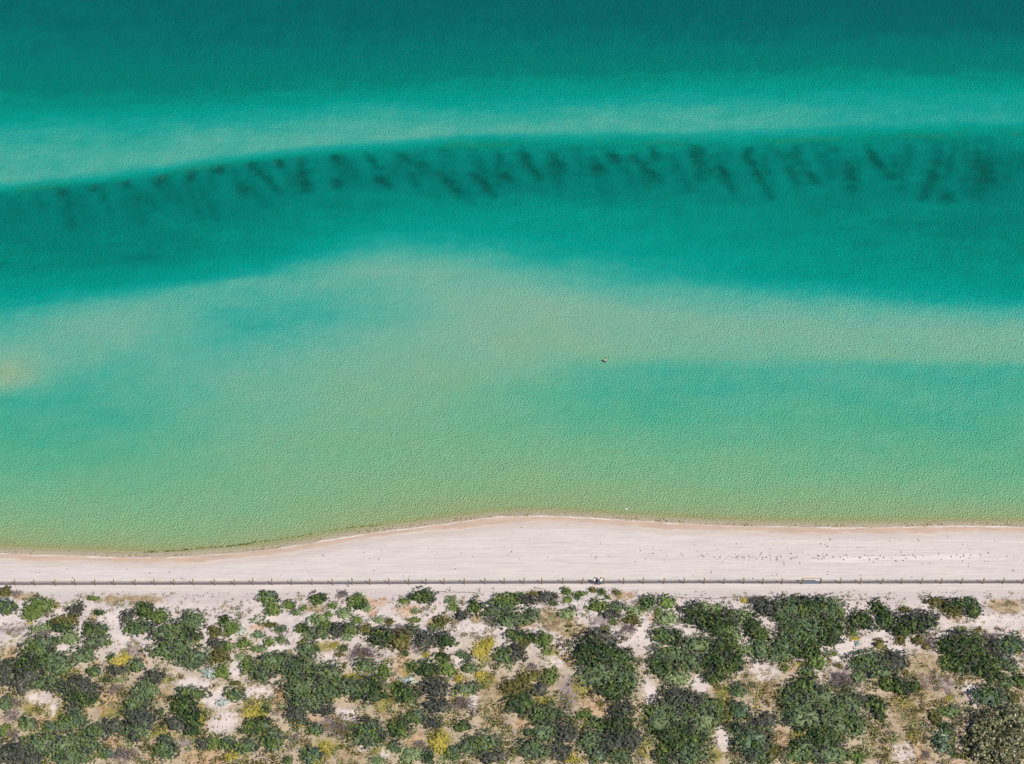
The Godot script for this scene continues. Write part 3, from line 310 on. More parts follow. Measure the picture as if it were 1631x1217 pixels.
const POSTS := [Vector2(-81.28, 1.56), Vector2(-78.22, 1.55), Vector2(-75.15, 1.54), Vector2(-71.89, 1.53), Vector2(-68.78, 1.52), Vector2(-65.66, 1.51), Vector2(-62.60, 1.50), Vector2(-59.33, 1.49), Vector2(-56.26, 1.48), Vector2(-53.20, 1.48), Vector2(-50.13, 1.48), Vector2(-46.81, 1.49), Vector2(-43.69, 1.49), Vector2(-40.82, 1.49), Vector2(-37.75, 1.49), Vector2(-34.68, 1.49), Vector2(-31.46, 1.50), Vector2(-28.25, 1.51), Vector2(-25.18, 1.51), Vector2(-22.36, 1.51), Vector2(-19.29, 1.51), Vector2(-16.27, 1.51), Vector2(-13.50, 1.51), Vector2(-10.68, 1.51), Vector2(-7.47, 1.51), Vector2(-4.20, 1.51), Vector2(-1.19, 1.51), Vector2(1.83, 1.50), Vector2(4.70, 1.50), Vector2(7.96, 1.49), Vector2(11.09, 1.47), Vector2(14.49, 1.46), Vector2(17.61, 1.44), Vector2(20.67, 1.43), Vector2(23.89, 1.41), Vector2(27.06, 1.39), Vector2(30.28, 1.38), Vector2(33.39, 1.38), Vector2(36.46, 1.39), Vector2(39.48, 1.40), Vector2(42.49, 1.40), Vector2(45.66, 1.41), Vector2(48.63, 1.41), Vector2(51.74, 1.41), Vector2(54.86, 1.40), Vector2(58.23, 1.40), Vector2(61.39, 1.40), Vector2(64.46, 1.40), Vector2(67.62, 1.40), Vector2(70.79, 1.40), Vector2(74.15, 1.40), Vector2(77.32, 1.39), Vector2(80.39, 1.39), Vector2(83.56, 1.39)]
const SEAGRASS := [
	[1.52, [Vector2(-97.4, -95.5), Vector2(-96.0, -90.6)], 0.4],
	[0.98, [Vector2(-93.1, -98.5), Vector2(-92.1, -96.0), Vector2(-90.9, -93.7)], 0.36],
	[0.65, [Vector2(-90.1, -100.9), Vector2(-89.0, -96.9), Vector2(-87.9, -93.1)], 0.25],
	[0.76, [Vector2(-88.7, -99.1), Vector2(-88.3, -100.3)], 1.0],
	[1.04, [Vector2(-87.6, -98.7), Vector2(-86.1, -93.4), Vector2(-84.5, -88.3)], 0.58],
	[1.20, [Vector2(-85.4, -98.1), Vector2(-83.7, -94.7), Vector2(-81.7, -91.3)], 0.33],
	[0.76, [Vector2(-82.6, -100.9), Vector2(-82.2, -100.1)], 1.0],
	[0.73, [Vector2(-81.5, -102.0), Vector2(-80.7, -99.7), Vector2(-79.9, -97.4)], 0.44],
	[0.64, [Vector2(-80.3, -99.0), Vector2(-79.0, -95.7), Vector2(-77.6, -92.4)], 0.30],
	[0.76, [Vector2(-76.6, -103.3), Vector2(-75.9, -100.5)], 1.0],
	[0.92, [Vector2(-76.4, -99.3), Vector2(-75.3, -95.8), Vector2(-74.1, -92.2)], 0.33],
	[0.91, [Vector2(-73.8, -79.6), Vector2(-67.6, -79.8)], 0.4],
	[0.97, [Vector2(-73.8, -99.1), Vector2(-72.5, -94.4), Vector2(-71.0, -89.8)], 0.55],
	[0.89, [Vector2(-72.5, -100.2), Vector2(-71.1, -97.2), Vector2(-69.5, -94.2)], 0.51],
	[0.91, [Vector2(-69.9, -104.5), Vector2(-69.8, -101.7)], 1.0],
	[1.14, [Vector2(-69.2, -105.1), Vector2(-68.3, -101.2), Vector2(-67.4, -97.4)], 0.44],
	[1.01, [Vector2(-66.1, -100.3), Vector2(-64.9, -97.2), Vector2(-63.6, -94.1)], 0.39],
	[0.91, [Vector2(-63.7, -105.8), Vector2(-63.9, -103.3)], 1.0],
	[0.64, [Vector2(-63.5, -101.1), Vector2(-61.6, -95.4), Vector2(-59.5, -89.7)], 0.49],
	[0.87, [Vector2(-62.0, -103.1), Vector2(-59.6, -97.1), Vector2(-56.8, -91.2)], 0.47],
	[1.06, [Vector2(-60.8, -85.3), Vector2(-59.9, -83.4)], 0.4],
	[0.64, [Vector2(-60.4, -108.4), Vector2(-59.5, -104.5), Vector2(-58.5, -100.7)], 0.51],
	[0.76, [Vector2(-58.6, -108.3), Vector2(-58.1, -105.8)], 1.0],
	[0.66, [Vector2(-55.9, -108.1), Vector2(-55.0, -105.1), Vector2(-54.1, -102.3)], 0.39],
	[0.91, [Vector2(-53.7, -102.5), Vector2(-52.6, -98.9)], 1.0],
	[0.79, [Vector2(-53.0, -105.4), Vector2(-50.8, -99.8), Vector2(-48.3, -94.3)], 0.38],
	[0.76, [Vector2(-52.3, -111.6), Vector2(-51.8, -108.3), Vector2(-48.9, -104.1), Vector2(-45.7, -99.3)], 1.0],
	[0.72, [Vector2(-52.3, -107.3), Vector2(-50.0, -101.7), Vector2(-47.3, -96.2)], 0.31],
	[0.60, [Vector2(-49.5, -108.7), Vector2(-48.3, -104.8), Vector2(-46.8, -100.9)], 0.38],
	[0.76, [Vector2(-47.1, -111.2), Vector2(-46.3, -108.3)], 1.0],
	[0.96, [Vector2(-45.8, -108.1), Vector2(-44.0, -103.8), Vector2(-42.0, -99.6)], 0.45],
	[1.21, [Vector2(-42.7, -106.2), Vector2(-41.9, -104.1), Vector2(-41.0, -102.1)], 0.52],
	[0.76, [Vector2(-42.5, -111.2), Vector2(-41.0, -102.5), Vector2(-40.1, -100.1)], 1.0],
	[0.64, [Vector2(-40.7, -108.8), Vector2(-40.0, -105.2), Vector2(-39.3, -101.7)], 0.25],
	[0.60, [Vector2(-39.6, -110.6), Vector2(-39.0, -108.0), Vector2(-38.3, -105.5)], 0.28],
	[0.76, [Vector2(-36.3, -113.7), Vector2(-34.7, -108.7)], 1.0],
	[1.06, [Vector2(-35.0, -103.3), Vector2(-34.5, -101.3)], 1.0],
	[1.03, [Vector2(-35.0, -111.8), Vector2(-34.4, -108.3), Vector2(-33.8, -104.9)], 0.28],
	[1.19, [Vector2(-34.2, -111.0), Vector2(-33.4, -107.6), Vector2(-32.5, -104.3)], 0.60],
	[0.84, [Vector2(-31.5, -109.7), Vector2(-30.8, -105.7), Vector2(-30.1, -101.8)], 0.32],
	[0.76, [Vector2(-29.3, -112.9), Vector2(-26.9, -107.8)], 1.0],
	[0.91, [Vector2(-26.6, -104.5), Vector2(-25.6, -103.1), Vector2(-23.6, -100.9)], 1.0],
	[0.97, [Vector2(-26.6, -107.2), Vector2(-26.2, -104.7), Vector2(-25.8, -102.1)], 0.28],
	[1.20, [Vector2(-24.0, -109.7), Vector2(-23.5, -107.7), Vector2(-22.9, -105.8)], 0.48],
	[0.76, [Vector2(-23.9, -113.9), Vector2(-20.6, -109.9), Vector2(-18.2, -108.0)], 1.0],
	[0.97, [Vector2(-21.9, -112.2), Vector2(-21.4, -108.7), Vector2(-20.7, -105.3)], 0.52],
	[0.91, [Vector2(-19.7, -105.0), Vector2(-18.9, -102.5)], 1.0],
	[1.20, [Vector2(-18.7, -111.9), Vector2(-17.8, -109.1), Vector2(-16.8, -106.2)], 0.53],
	[0.85, [Vector2(-17.1, -108.4), Vector2(-16.3, -103.4), Vector2(-15.3, -98.4)], 0.23],
	[1.27, [Vector2(-14.2, -114.8), Vector2(-13.7, -111.6), Vector2(-13.1, -108.5)], 0.39],
	[0.91, [Vector2(-13.8, -105.4), Vector2(-12.3, -102.5), Vector2(-10.3, -98.5)], 1.0],
	[0.75, [Vector2(-12.2, -107.9), Vector2(-10.2, -101.8), Vector2(-7.7, -95.8)], 0.31],
	[1.19, [Vector2(-8.3, -113.7), Vector2(-7.6, -110.9), Vector2(-6.8, -108.2)], 0.40],
	[0.76, [Vector2(-8.0, -105.8), Vector2(-3.6, -98.5)], 1.0],
	[1.24, [Vector2(-6.2, -110.3), Vector2(-5.6, -105.0), Vector2(-4.9, -99.7)], 0.52],
	[0.83, [Vector2(-3.2, -109.6), Vector2(-2.7, -105.7), Vector2(-2.1, -101.8)], 0.52],
	[0.76, [Vector2(-3.0, -113.7), Vector2(-2.0, -108.3)], 1.0],
	[0.76, [Vector2(-1.6, -105.4), Vector2(-0.7, -104.1)], 1.0],
	[1.11, [Vector2(-0.2, -108.0), Vector2(0.4, -104.5), Vector2(1.2, -100.9)], 0.28],
	[0.91, [Vector2(1.8, -113.7), Vector2(2.8, -109.9), Vector2(5.6, -104.5)], 1.0],
	[0.70, [Vector2(2.1, -114.7), Vector2(2.9, -112.1), Vector2(3.8, -109.5)], 0.53],
	[0.69, [Vector2(4.1, -108.1), Vector2(4.8, -103.4), Vector2(5.7, -98.8)], 0.23],
	[0.91, [Vector2(7.4, -112.9), Vector2(10.6, -106.6)], 1.0],
	[0.90, [Vector2(7.7, -108.2), Vector2(8.6, -103.6), Vector2(9.7, -99.0)], 0.55],
	[0.77, [Vector2(8.7, -109.4), Vector2(9.1, -106.6), Vector2(9.5, -103.8)], 0.44],
	[0.85, [Vector2(13.1, -113.8), Vector2(13.4, -110.1), Vector2(13.8, -106.4)], 0.39],
	[0.95, [Vector2(15.7, -111.3), Vector2(16.6, -105.5), Vector2(17.7, -99.8)], 0.42],
	[0.60, [Vector2(16.5, -111.8), Vector2(16.8, -109.9), Vector2(17.2, -107.9)], 0.52],
	[1.06, [Vector2(16.7, -108.3), Vector2(18.1, -106.2)], 1.0],
	[0.91, [Vector2(19.4, -113.7), Vector2(21.5, -108.7)], 1.0],
	[0.83, [Vector2(20.2, -114.6), Vector2(21.1, -110.6), Vector2(22.2, -106.7)], 0.42],
	[0.77, [Vector2(22.8, -111.6), Vector2(23.1, -106.3), Vector2(23.6, -101.2)], 0.33],
	[0.91, [Vector2(24.6, -111.2), Vector2(27.0, -107.4), Vector2(29.0, -103.7)], 1.0],
	[1.24, [Vector2(25.9, -110.0), Vector2(26.5, -105.9), Vector2(27.4, -101.9)], 0.39],
	[0.76, [Vector2(28.1, -114.6), Vector2(29.2, -111.2)], 1.0],
	[0.92, [Vector2(28.4, -111.3), Vector2(29.0, -107.2), Vector2(29.8, -103.2)], 0.42],
	[1.26, [Vector2(31.6, -112.4), Vector2(32.7, -106.4), Vector2(34.2, -100.5)], 0.32],
	[0.69, [Vector2(32.3, -111.8), Vector2(33.7, -105.8), Vector2(35.4, -100.0)], 0.39],
	[1.15, [Vector2(36.6, -115.7), Vector2(36.7, -112.7), Vector2(36.9, -109.8)], 0.56],
	[0.91, [Vector2(37.6, -113.3), Vector2(37.2, -104.5)], 1.0],
	[1.22, [Vector2(37.9, -115.1), Vector2(38.8, -110.0), Vector2(39.9, -105.1)], 0.59],
	[1.29, [Vector2(41.4, -114.7), Vector2(42.0, -108.6), Vector2(42.9, -102.7)], 0.54],
	[0.76, [Vector2(42.1, -107.8), Vector2(42.7, -103.3), Vector2(43.8, -98.5)], 1.0],
	[0.74, [Vector2(43.8, -115.3), Vector2(44.3, -111.4), Vector2(44.9, -107.7)], 0.34],
	[0.61, [Vector2(46.3, -111.0), Vector2(46.6, -109.0), Vector2(46.9, -107.1)], 0.35],
	[0.76, [Vector2(48.8, -115.4), Vector2(47.1, -112.4), Vector2(48.7, -106.6), Vector2(50.7, -98.1)], 1.0],
	[1.15, [Vector2(50.5, -111.9), Vector2(50.5, -107.7), Vector2(50.6, -103.7)], 0.59],
	[0.79, [Vector2(53.0, -116.0), Vector2(53.0, -112.9), Vector2(53.0, -109.9)], 0.27],
	[0.70, [Vector2(54.1, -113.7), Vector2(55.2, -107.8), Vector2(56.6, -102.0)], 0.57],
	[1.08, [Vector2(56.2, -112.6), Vector2(56.2, -107.7), Vector2(56.3, -102.8)], 0.38],
	[0.91, [Vector2(57.7, -115.0), Vector2(56.9, -111.6), Vector2(58.9, -106.6), Vector2(60.6, -102.5)], 1.0],
	[0.66, [Vector2(61.2, -116.7), Vector2(61.9, -110.6), Vector2(62.9, -104.7)], 0.55],
	[0.99, [Vector2(62.7, -116.9), Vector2(63.1, -111.1), Vector2(63.8, -105.5)], 0.57],
	[0.68, [Vector2(65.0, -115.4), Vector2(65.2, -112.9), Vector2(65.5, -110.5)], 0.28],
	[0.91, [Vector2(65.6, -115.4), Vector2(66.1, -113.3)], 1.0],
	[1.21, [Vector2(67.6, -108.7), Vector2(67.0, -100.5)], 1.0],
	[1.13, [Vector2(68.1, -117.3), Vector2(68.1, -114.5), Vector2(68.3, -111.7)], 0.33],
	[0.78, [Vector2(69.6, -113.9), Vector2(69.7, -111.2), Vector2(69.9, -108.5)], 0.23],
	[0.91, [Vector2(72.2, -115.0), Vector2(72.7, -111.2), Vector2(75.5, -104.1)], 1.0],
	[1.25, [Vector2(73.2, -112.2), Vector2(73.1, -107.9), Vector2(73.2, -103.7)], 0.26],
	[0.88, [Vector2(76.7, -111.7), Vector2(76.9, -107.9), Vector2(77.3, -104.2)], 0.41],
	[1.09, [Vector2(79.5, -112.9), Vector2(78.2, -106.7), Vector2(76.8, -100.7)], 0.46],
	[0.65, [Vector2(80.8, -115.2), Vector2(80.1, -111.8), Vector2(79.4, -108.4)], 0.50],
	[1.21, [Vector2(84.9, -99.3), Vector2(85.6, -97.3)], 1.0],
	[1.06, [Vector2(85.0, -109.1), Vector2(80.8, -98.1)], 1.0],
	[1.21, [Vector2(85.5, -116.5), Vector2(84.9, -113.9), Vector2(84.4, -111.3)], 0.47],
	[0.71, [Vector2(87.2, -116.5), Vector2(86.5, -113.5), Vector2(85.8, -110.5)], 0.39],
	[0.77, [Vector2(90.1, -116.7), Vector2(88.3, -110.6), Vector2(86.3, -104.5)], 0.59],
	[0.93, [Vector2(92.3, -116.5), Vector2(91.6, -113.0), Vector2(90.9, -109.5)], 0.41],
	[0.66, [Vector2(94.9, -117.5), Vector2(94.0, -113.3), Vector2(93.1, -109.2)], 0.37],
	[2.42, [Vector2(95.3, -110.3), Vector2(92.3, -100.5)], 1.0],
	[1.01, [Vector2(97.8, -118.9), Vector2(97.3, -116.8), Vector2(96.7, -114.8)], 0.42],
	[0.87, [Vector2(101.1, -113.4), Vector2(99.7, -108.6), Vector2(98.2, -103.9)], 0.34],
	[0.63, [Vector2(102.8, -111.7), Vector2(102.0, -109.1), Vector2(101.2, -106.6)], 0.54]]
const WEED_LINE := [Vector2(-63.35, -5.09), Vector2(-59.51, -5.62), Vector2(-58.00, -5.69), Vector2(-55.81, -5.89), Vector2(-53.73, -6.13), Vector2(-52.03, -6.32), Vector2(-49.04, -6.63), Vector2(-46.05, -6.96), Vector2(-43.07, -7.50), Vector2(-41.09, -7.91), Vector2(-38.10, -8.45), Vector2(-34.10, -9.26), Vector2(-30.10, -10.15), Vector2(-25.58, -11.24), Vector2(-21.01, -11.79)]
const STAKES := [Vector2(-25.74, 1.93), Vector2(-24.29, 4.45), Vector2(-9.75, 2.99), Vector2(-5.07, 3.16), Vector2(11.70, 3.82), Vector2(15.75, 3.23), Vector2(19.52, 3.59), Vector2(-2.91, 2.66), Vector2(27.26, 4.09)]
const WIRE_A := [Vector2(24.79, 4.24), Vector2(26.92, 4.67), Vector2(29.37, 4.59), Vector2(31.30, 4.95), Vector2(33.01, 4.51), Vector2(34.97, 4.58), Vector2(37.75, 4.21), Vector2(40.88, 4.36)]
const WIRE_B := [Vector2(50.90, 5.01), Vector2(53.32, 5.15), Vector2(55.12, 4.93), Vector2(56.56, 4.50), Vector2(58.35, 4.35)]
const WIRE_C := [Vector2(-11.97, 3.12), Vector2(-10.19, 3.28), Vector2(-8.42, 3.29), Vector2(-6.25, 3.37), Vector2(-4.47, 3.68)]
const STICK := [Vector2(3.41, 2.19), Vector2(4.19, 2.40), Vector2(5.18, 2.75)]
const BRANCH := [Vector2(-37.29, 35.29), Vector2(-36.70, 34.91), Vector2(-35.89, 34.85), Vector2(-34.95, 35.12), Vector2(-34.18, 35.61)]
const BRANCH_TWIG := [Vector2(-36.61, 34.85), Vector2(-36.86, 34.20), Vector2(-37.26, 33.76)]
const BRANCH_TWIG_B := [Vector2(-36.52, 34.85), Vector2(-36.30, 34.31), Vector2(-36.55, 33.65)]
const POLE := [Vector2(63.51, 25.82), Vector2(64.85, 25.02), Vector2(66.49, 24.16)]
const LOG := [Vector2(63.10, 35.45), Vector2(63.86, 35.23), Vector2(64.77, 35.21), Vector2(65.46, 35.40)]
const DEAD_TREE := [Vector2(19.68, 34.20), Vector2(19.54, 33.43), Vector2(19.22, 32.55)]
const FORK := [Vector2(35.29, 26.51), Vector2(35.49, 25.37), Vector2(35.19, 24.56)]
const PEOPLE := [Vector2(12.95, 1.58), Vector2(13.35, 1.66), Vector2(13.94, 1.61)]
const SWIMMER := [Vector2(16.52, -50.57)]
const SHOAL := [Vector2(-89.42, -46.83)]
const GULL := [Vector2(18.81, -15.07)]
const GATE := [Vector2(45.66, 1.41), Vector2(48.63, 1.41)]
const PALE_SAND := [Vector2(55.63, -4.15), Vector2(63.68, -4.28), Vector2(51.55, -3.60), Vector2(69.17, -4.14), Vector2(71.75, -4.55)]

func _ready() -> void:
	rng.seed = 20240611
	# ---------------------------------------------------------------- camera, sky, sun, exposure
	var cam := Camera3D.new()
	cam.name = "camera"
	cam.fov = 22.93
	cam.near = 1.0
	cam.far = 9000.0
	cam.position = Vector3(0, 228, 194.8)
	cam.rotation_degrees = Vector3(-43.5, 0, 0)
	add_child(cam)
	cam.current = true
	var sky := ProceduralSkyMaterial.new()
	sky.sky_top_color = Color(0.29, 0.43, 0.66)
	sky.sky_horizon_color = Color(0.68, 0.74, 0.80)
	sky.sky_curve = 0.12
	sky.ground_bottom_color = Color(0.30, 0.36, 0.34)
	sky.ground_horizon_color = Color(0.60, 0.68, 0.72)
	sky.sky_energy_multiplier = 0.8
	var env := Environment.new()
	env.background_mode = Environment.BG_SKY
	env.sky = Sky.new()
	env.sky.sky_material = sky
	env.tonemap_mode = Environment.TONE_MAPPER_LINEAR
	env.tonemap_exposure = 1.24
	env.sdfgi_enabled = true
	env.ssao_enabled = true
	env.ssil_enabled = true
	var around := WorldEnvironment.new()
	around.name = "surroundings"
	around.environment = env
	add_child(around)
	var sun := DirectionalLight3D.new()
	sun.name = "sun"
	sun.light_energy = 1.6
	sun.light_color = Color(1.0, 0.965, 0.91)
	sun.light_angular_distance = 0.5
	sun.shadow_enabled = true
	# high sun behind the camera to the right: shadows fall seaward and to the left
	var el := deg_to_rad(52.0)
	var az := deg_to_rad(44.0)
	var to_sun := Vector3(sin(az) * cos(el), sin(el), cos(az) * cos(el))
	add_child(sun)
	sun.look_at_from_position(Vector3.ZERO, -to_sun, Vector3.UP)

	noises()
	materials()
	seabed()
	sea()
	sand()
	fence()
	people()
	for s in SHRUBS.size():
		plant(SHRUBS[s], s)
	seagrass()
	old_fence()
	bare_wood()
	foam()
	scraps()
	grass()
	ground_cover()
	litter()


# ================================================================ helpers
func noises() -> void:
	for n in [[hills, 0.09, 3, 11], [patch, 0.35, 4, 12], [fine, 1.7, 3, 13], [streak, 0.5, 3, 14], [swell, 0.22, 3, 15]]:
		n[0].noise_type = FastNoiseLite.TYPE_SIMPLEX_SMOOTH
		n[0].frequency = n[1]
		n[0].fractal_octaves = n[2]
		n[0].seed = n[3]


func lin(r: float, g: float, b: float, light := 1.45) -> Color:   # the base colour that shows as this sRGB colour in full daylight
	var c := Color(r / 255.0, g / 255.0, b / 255.0).srgb_to_linear()
	return Color(c.r / light, c.g / light, c.b / light)


func mat(called: String, rough: float, spec := 0.3) -> StandardMaterial3D:
	var m := StandardMaterial3D.new()
	m.resource_name = called
	m.vertex_color_use_as_albedo = true
	m.roughness = rough
	m.metallic_specular = spec
	M[called] = m
	return m


func flat_mat(called: String, c: Color, rough := 0.8) -> void:
	var m := StandardMaterial3D.new()
	m.resource_name = called
	m.albedo_color = c.linear_to_srgb()
	m.roughness = rough
	m.metallic_specular = 0.3
	M[called] = m


func ripple_image(size: int, freq: float, octaves: int, number: int) -> Image:   # noise that repeats without a seam and is as lively at the join as elsewhere
	var n := FastNoiseLite.new()
	n.seed = 31 + number
	n.frequency = freq
	n.noise_type = FastNoiseLite.TYPE_SIMPLEX_SMOOTH
	n.fractal_octaves = octaves
	n.fractal_gain = 0.45
	var join := size / 10
	var wide := size + join
	var big := n.get_image(wide, wide, false, false, true)
	big.convert(Image.FORMAT_L8)
	var d := big.get_data()
	for y in wide:
		for x in join:
			var w := (x + 0.5) / join
			d[y * wide + x] = clampi(int(127.5 + ((d[y * wide + x] - 127.5) * w + (d[y * wide + x + size] - 127.5) * (1.0 - w)) / sqrt(w * w + (1.0 - w) * (1.0 - w))), 0, 255)
	for y in join:
		var w := (y + 0.5) / join
		for x in size:
			d[y * wide + x] = clampi(int(127.5 + ((d[y * wide + x] - 127.5) * w + (d[(y + size) * wide + x] - 127.5) * (1.0 - w)) / sqrt(w * w + (1.0 - w) * (1.0 - w))), 0, 255)
	var whole := Image.create_from_data(wide, wide, false, Image.FORMAT_L8, d)
	return whole.get_region(Rect2i(0, 0, size, size))


func materials() -> void:
	mat("sand", 0.95, 0.2)
	var grain := ripple_image(512, 0.05, 3, 2)
	grain.bump_map_to_normal_map(3.0)
	M.sand.normal_enabled = true
	M.sand.normal_texture = ImageTexture.create_from_image(grain)
	M.sand.normal_scale = 0.25
	M.sand.uv1_triplanar = true
	M.sand.uv1_world_triplanar = true
	M.sand.uv1_scale = Vector3(0.11, 0.11, 0.11)
	mat("seabed", 0.95, 0.2)
	var w := mat("sea", 0.32, 0.12)
	w.transparency = BaseMaterial3D.TRANSPARENCY_ALPHA
	var net := ripple_image(1024, 0.078, 2, 0)
	net.bump_map_to_normal_map(9.5)
	w.normal_enabled = true
	w.normal_texture = ImageTexture.create_from_image(net)
	w.normal_scale = 1.0
	w.heightmap_enabled = true
	w.heightmap_texture = ImageTexture.create_from_image(ripple_image(1024, 0.016, 2, 1))
	w.heightmap_scale = 5.0
	mat("leaf", 0.55, 0.35)
	mat("gloss_leaf", 0.38, 0.5)
	mat("twig", 0.85)
	mat("weed", 0.9, 0.08)
	mat("foam", 0.7)
	mat("grass", 0.8)
	mat("skin", 0.6)
	flat_mat("timber", lin(150, 130, 100), 0.85)
	flat_mat("picket", lin(128, 120, 116), 0.85)
	flat_mat("rail", lin(205, 180, 145), 0.8)
	flat_mat("board", lin(120, 132, 150), 0.7)
	flat_mat("wire", Color(0.06, 0.055, 0.055), 0.6)
	flat_mat("bark", Color(0.10, 0.075, 0.055), 0.9)
	flat_mat("bleached", lin(185, 172, 160), 0.9)
	flat_mat("white_cloth", Color(0.75, 0.75, 0.76), 0.9)
	flat_mat("dark_cloth", Color(0.015, 0.015, 0.03), 0.9)
	flat_mat("plum_cloth", Color(0.045, 0.02, 0.045), 0.9)
	flat_mat("denim", Color(0.09, 0.13, 0.22), 0.9)
	flat_mat("hair", Color(0.02, 0.013, 0.012), 0.6)
	flat_mat("feather", Color(0.8, 0.8, 0.8), 0.8)
	flat_mat("grey_feather", Color(0.35, 0.36, 0.38), 0.8)
	flat_mat("beak", Color(0.5, 0.12, 0.03), 0.5)


func numbered(called: String) -> String:
	taken[called] = taken.get(called, -1) + 1
	return called if taken[called] == 0 else "%s_%03d" % [called, taken[called]]


func tag(o: Node3D, label: String, category: String, group := "") -> void:
	o.set_meta("label", label)
	o.set_meta("category", category)
	if group:
		o.set_meta("group", group)


func thing(called: String, label: String, category: String, at: Vector3, group := "") -> Node3D:
	var o := Node3D.new()
	o.name = numbered(called)
	add_child(o)
	o.position = at
	tag(o, label, category, group)
	return o


func part(called: String, mesh: Mesh, m: Material, parent: Node3D) -> MeshInstance3D:
	var o := MeshInstance3D.new()
	o.name = called
	o.mesh = mesh
	o.material_override = m
	parent.add_child(o, true)
	return o


func setting(called: String, mesh: Mesh, m: Material, kind := "structure") -> MeshInstance3D:
	var o := MeshInstance3D.new()
	o.name = numbered(called)
	o.mesh = mesh
	o.material_override = m
	add_child(o)
	o.set_meta("kind", kind)
	return o


func mesh_of(v: PackedVector3Array, c: PackedColorArray, idx: PackedInt32Array, n = null, uv = null) -> ArrayMesh:
	var a := []
	a.resize(Mesh.ARRAY_MAX)
	a[Mesh.ARRAY_VERTEX] = v
	if c.size():
		a[Mesh.ARRAY_COLOR] = c
	if n != null:
		a[Mesh.ARRAY_NORMAL] = n
	if uv != null:
		a[Mesh.ARRAY_TEX_UV] = uv
	a[Mesh.ARRAY_INDEX] = idx
	var m := ArrayMesh.new()
	m.add_surface_from_arrays(Mesh.PRIMITIVE_TRIANGLES, a)
	return m


class Shape:   # collects triangles with a colour per corner
	var v := PackedVector3Array()
	var c := PackedColorArray()
	var i := PackedInt32Array()

	func tri(a: Vector3, b: Vector3, d: Vector3, col: Color) -> void:
		var k := v.size()
		v.append(a)
		v.append(b)
		v.append(d)
		c.append(col)
		c.append(col)
		c.append(col)
		i.append(k)
		i.append(k + 1)
		i.append(k + 2)

	func quad(a: Vector3, b: Vector3, d: Vector3, e: Vector3, col: Color) -> void:
		var k := v.size()
		v.append(a)
		v.append(b)
		v.append(d)
		v.append(e)
		c.append(col)
		c.append(col)
		c.append(col)
		c.append(col)
		i.append(k)
		i.append(k + 1)
		i.append(k + 2)
		i.append(k)
		i.append(k + 2)
		i.append(k + 3)

	func box(lo: Vector3, hi: Vector3, col: Color) -> void:
		var p := []
		for n in 8:
			p.append(Vector3(hi.x if n & 1 else lo.x, hi.y if n & 2 else lo.y, hi.z if n & 4 else lo.z))
		for f in [[0, 1, 3, 2], [5, 4, 6, 7], [4, 0, 2, 6], [1, 5, 7, 3], [2, 3, 7, 6], [4, 5, 1, 0]]:
			quad(p[f[3]], p[f[2]], p[f[1]], p[f[0]], col)

	func tube(pts: Array, radii: Array, sides: int, col: Color) -> void:   # a tapered tube with closed ends
		var start := v.size()
		for k in pts.size():
			var d: Vector3 = (pts[mini(k + 1, pts.size() - 1)] - pts[maxi(k - 1, 0)]).normalized()
			var s := d.cross(Vector3(0.31, 0.2, 0.93)).normalized()
			var t := d.cross(s)
			for j in sides:
				var w := TAU * j / sides
				v.append(pts[k] + (s * cos(w) + t * sin(w)) * radii[k])
				c.append(col)
		for k in pts.size() - 1:
			for j in sides:
				var a := start + k * sides + j
				var b := start + k * sides + (j + 1) % sides
				for q in [a, b, a + sides, b, b + sides, a + sides]:
					i.append(q)
		for end in [0, pts.size() - 1]:
			var m := v.size()
			v.append(pts[end])
			c.append(col)
			for j in sides:
				var a: int = start + end * sides + j
				var b: int = start + end * sides + (j + 1) % sides
				for q in ([m, b, a] if end == 0 else [m, a, b]):
					i.append(q)


func built(s: Shape) -> ArrayMesh:
	return mesh_of(s.v, s.c, s.i)


func table(xs0: float, step: float, ys: Array, x: float) -> float:   # smooth interpolation in an evenly spaced table
	var t := clampf((x - xs0) / step, 0.0, ys.size() - 1.001)
	var k := int(t)
	t -= k
	var p0: float = ys[maxi(k - 1, 0)]
	var p1: float = ys[k]
	var p2: float = ys[k + 1]
	var p3: float = ys[mini(k + 2, ys.size() - 1)]
	return 0.5 * (2.0 * p1 + (p2 - p0) * t + (2.0 * p0 - 5.0 * p1 + 4.0 * p2 - p3) * t * t + (3.0 * p1 - p0 - 3.0 * p2 + p3) * t * t * t)


func shore(x: float) -> float:
	return table(-120.0, 5.0, SHORE_Z, x)


func height(x: float, z: float) -> float:   # the beach and the dune
	var s := z - shore(x)
	if s < 0.0:
		return maxf(0.04 * s, -1.0)
	var h := minf(0.09 * minf(s, 3.0) + 0.035 * maxf(0.0, s - 3.0), 0.75) + 0.35 * smoothstep(2.0, 6.0, z)
	return h + (hills.get_noise_2d(x, z) * 0.35 + patch.get_noise_2d(x, z) * 0.10) * smoothstep(2.6, 8.0, z) + 0.025 * streak.get_noise_2d(x * 0.7, z * 2.0)


func on_ground(p: Vector2) -> Vector3:
	return Vector3(p.x, height(p.x, p.y), p.y)


# ================================================================ water
var row_z := []
var row_d := []
var shoal_x := 0.0

func column(x: float) -> void:   # where the bars and troughs lie along this x
	row_z = []
	row_d = []
	shoal_x = exp(-pow((x - SHOAL[0].x) / 6.5, 2.0))
	for k in BAR_Z[0].size():
		var zs := []
		var ds := []
		for q in BAR_Z.size():
			zs.append(BAR_Z[q][k])
			ds.append(BAR_DEPTH[q][k])
		row_z.append(table(-130.0, 10.0, zs, x))
		row_d.append(table(-130.0, 10.0, ds, x))


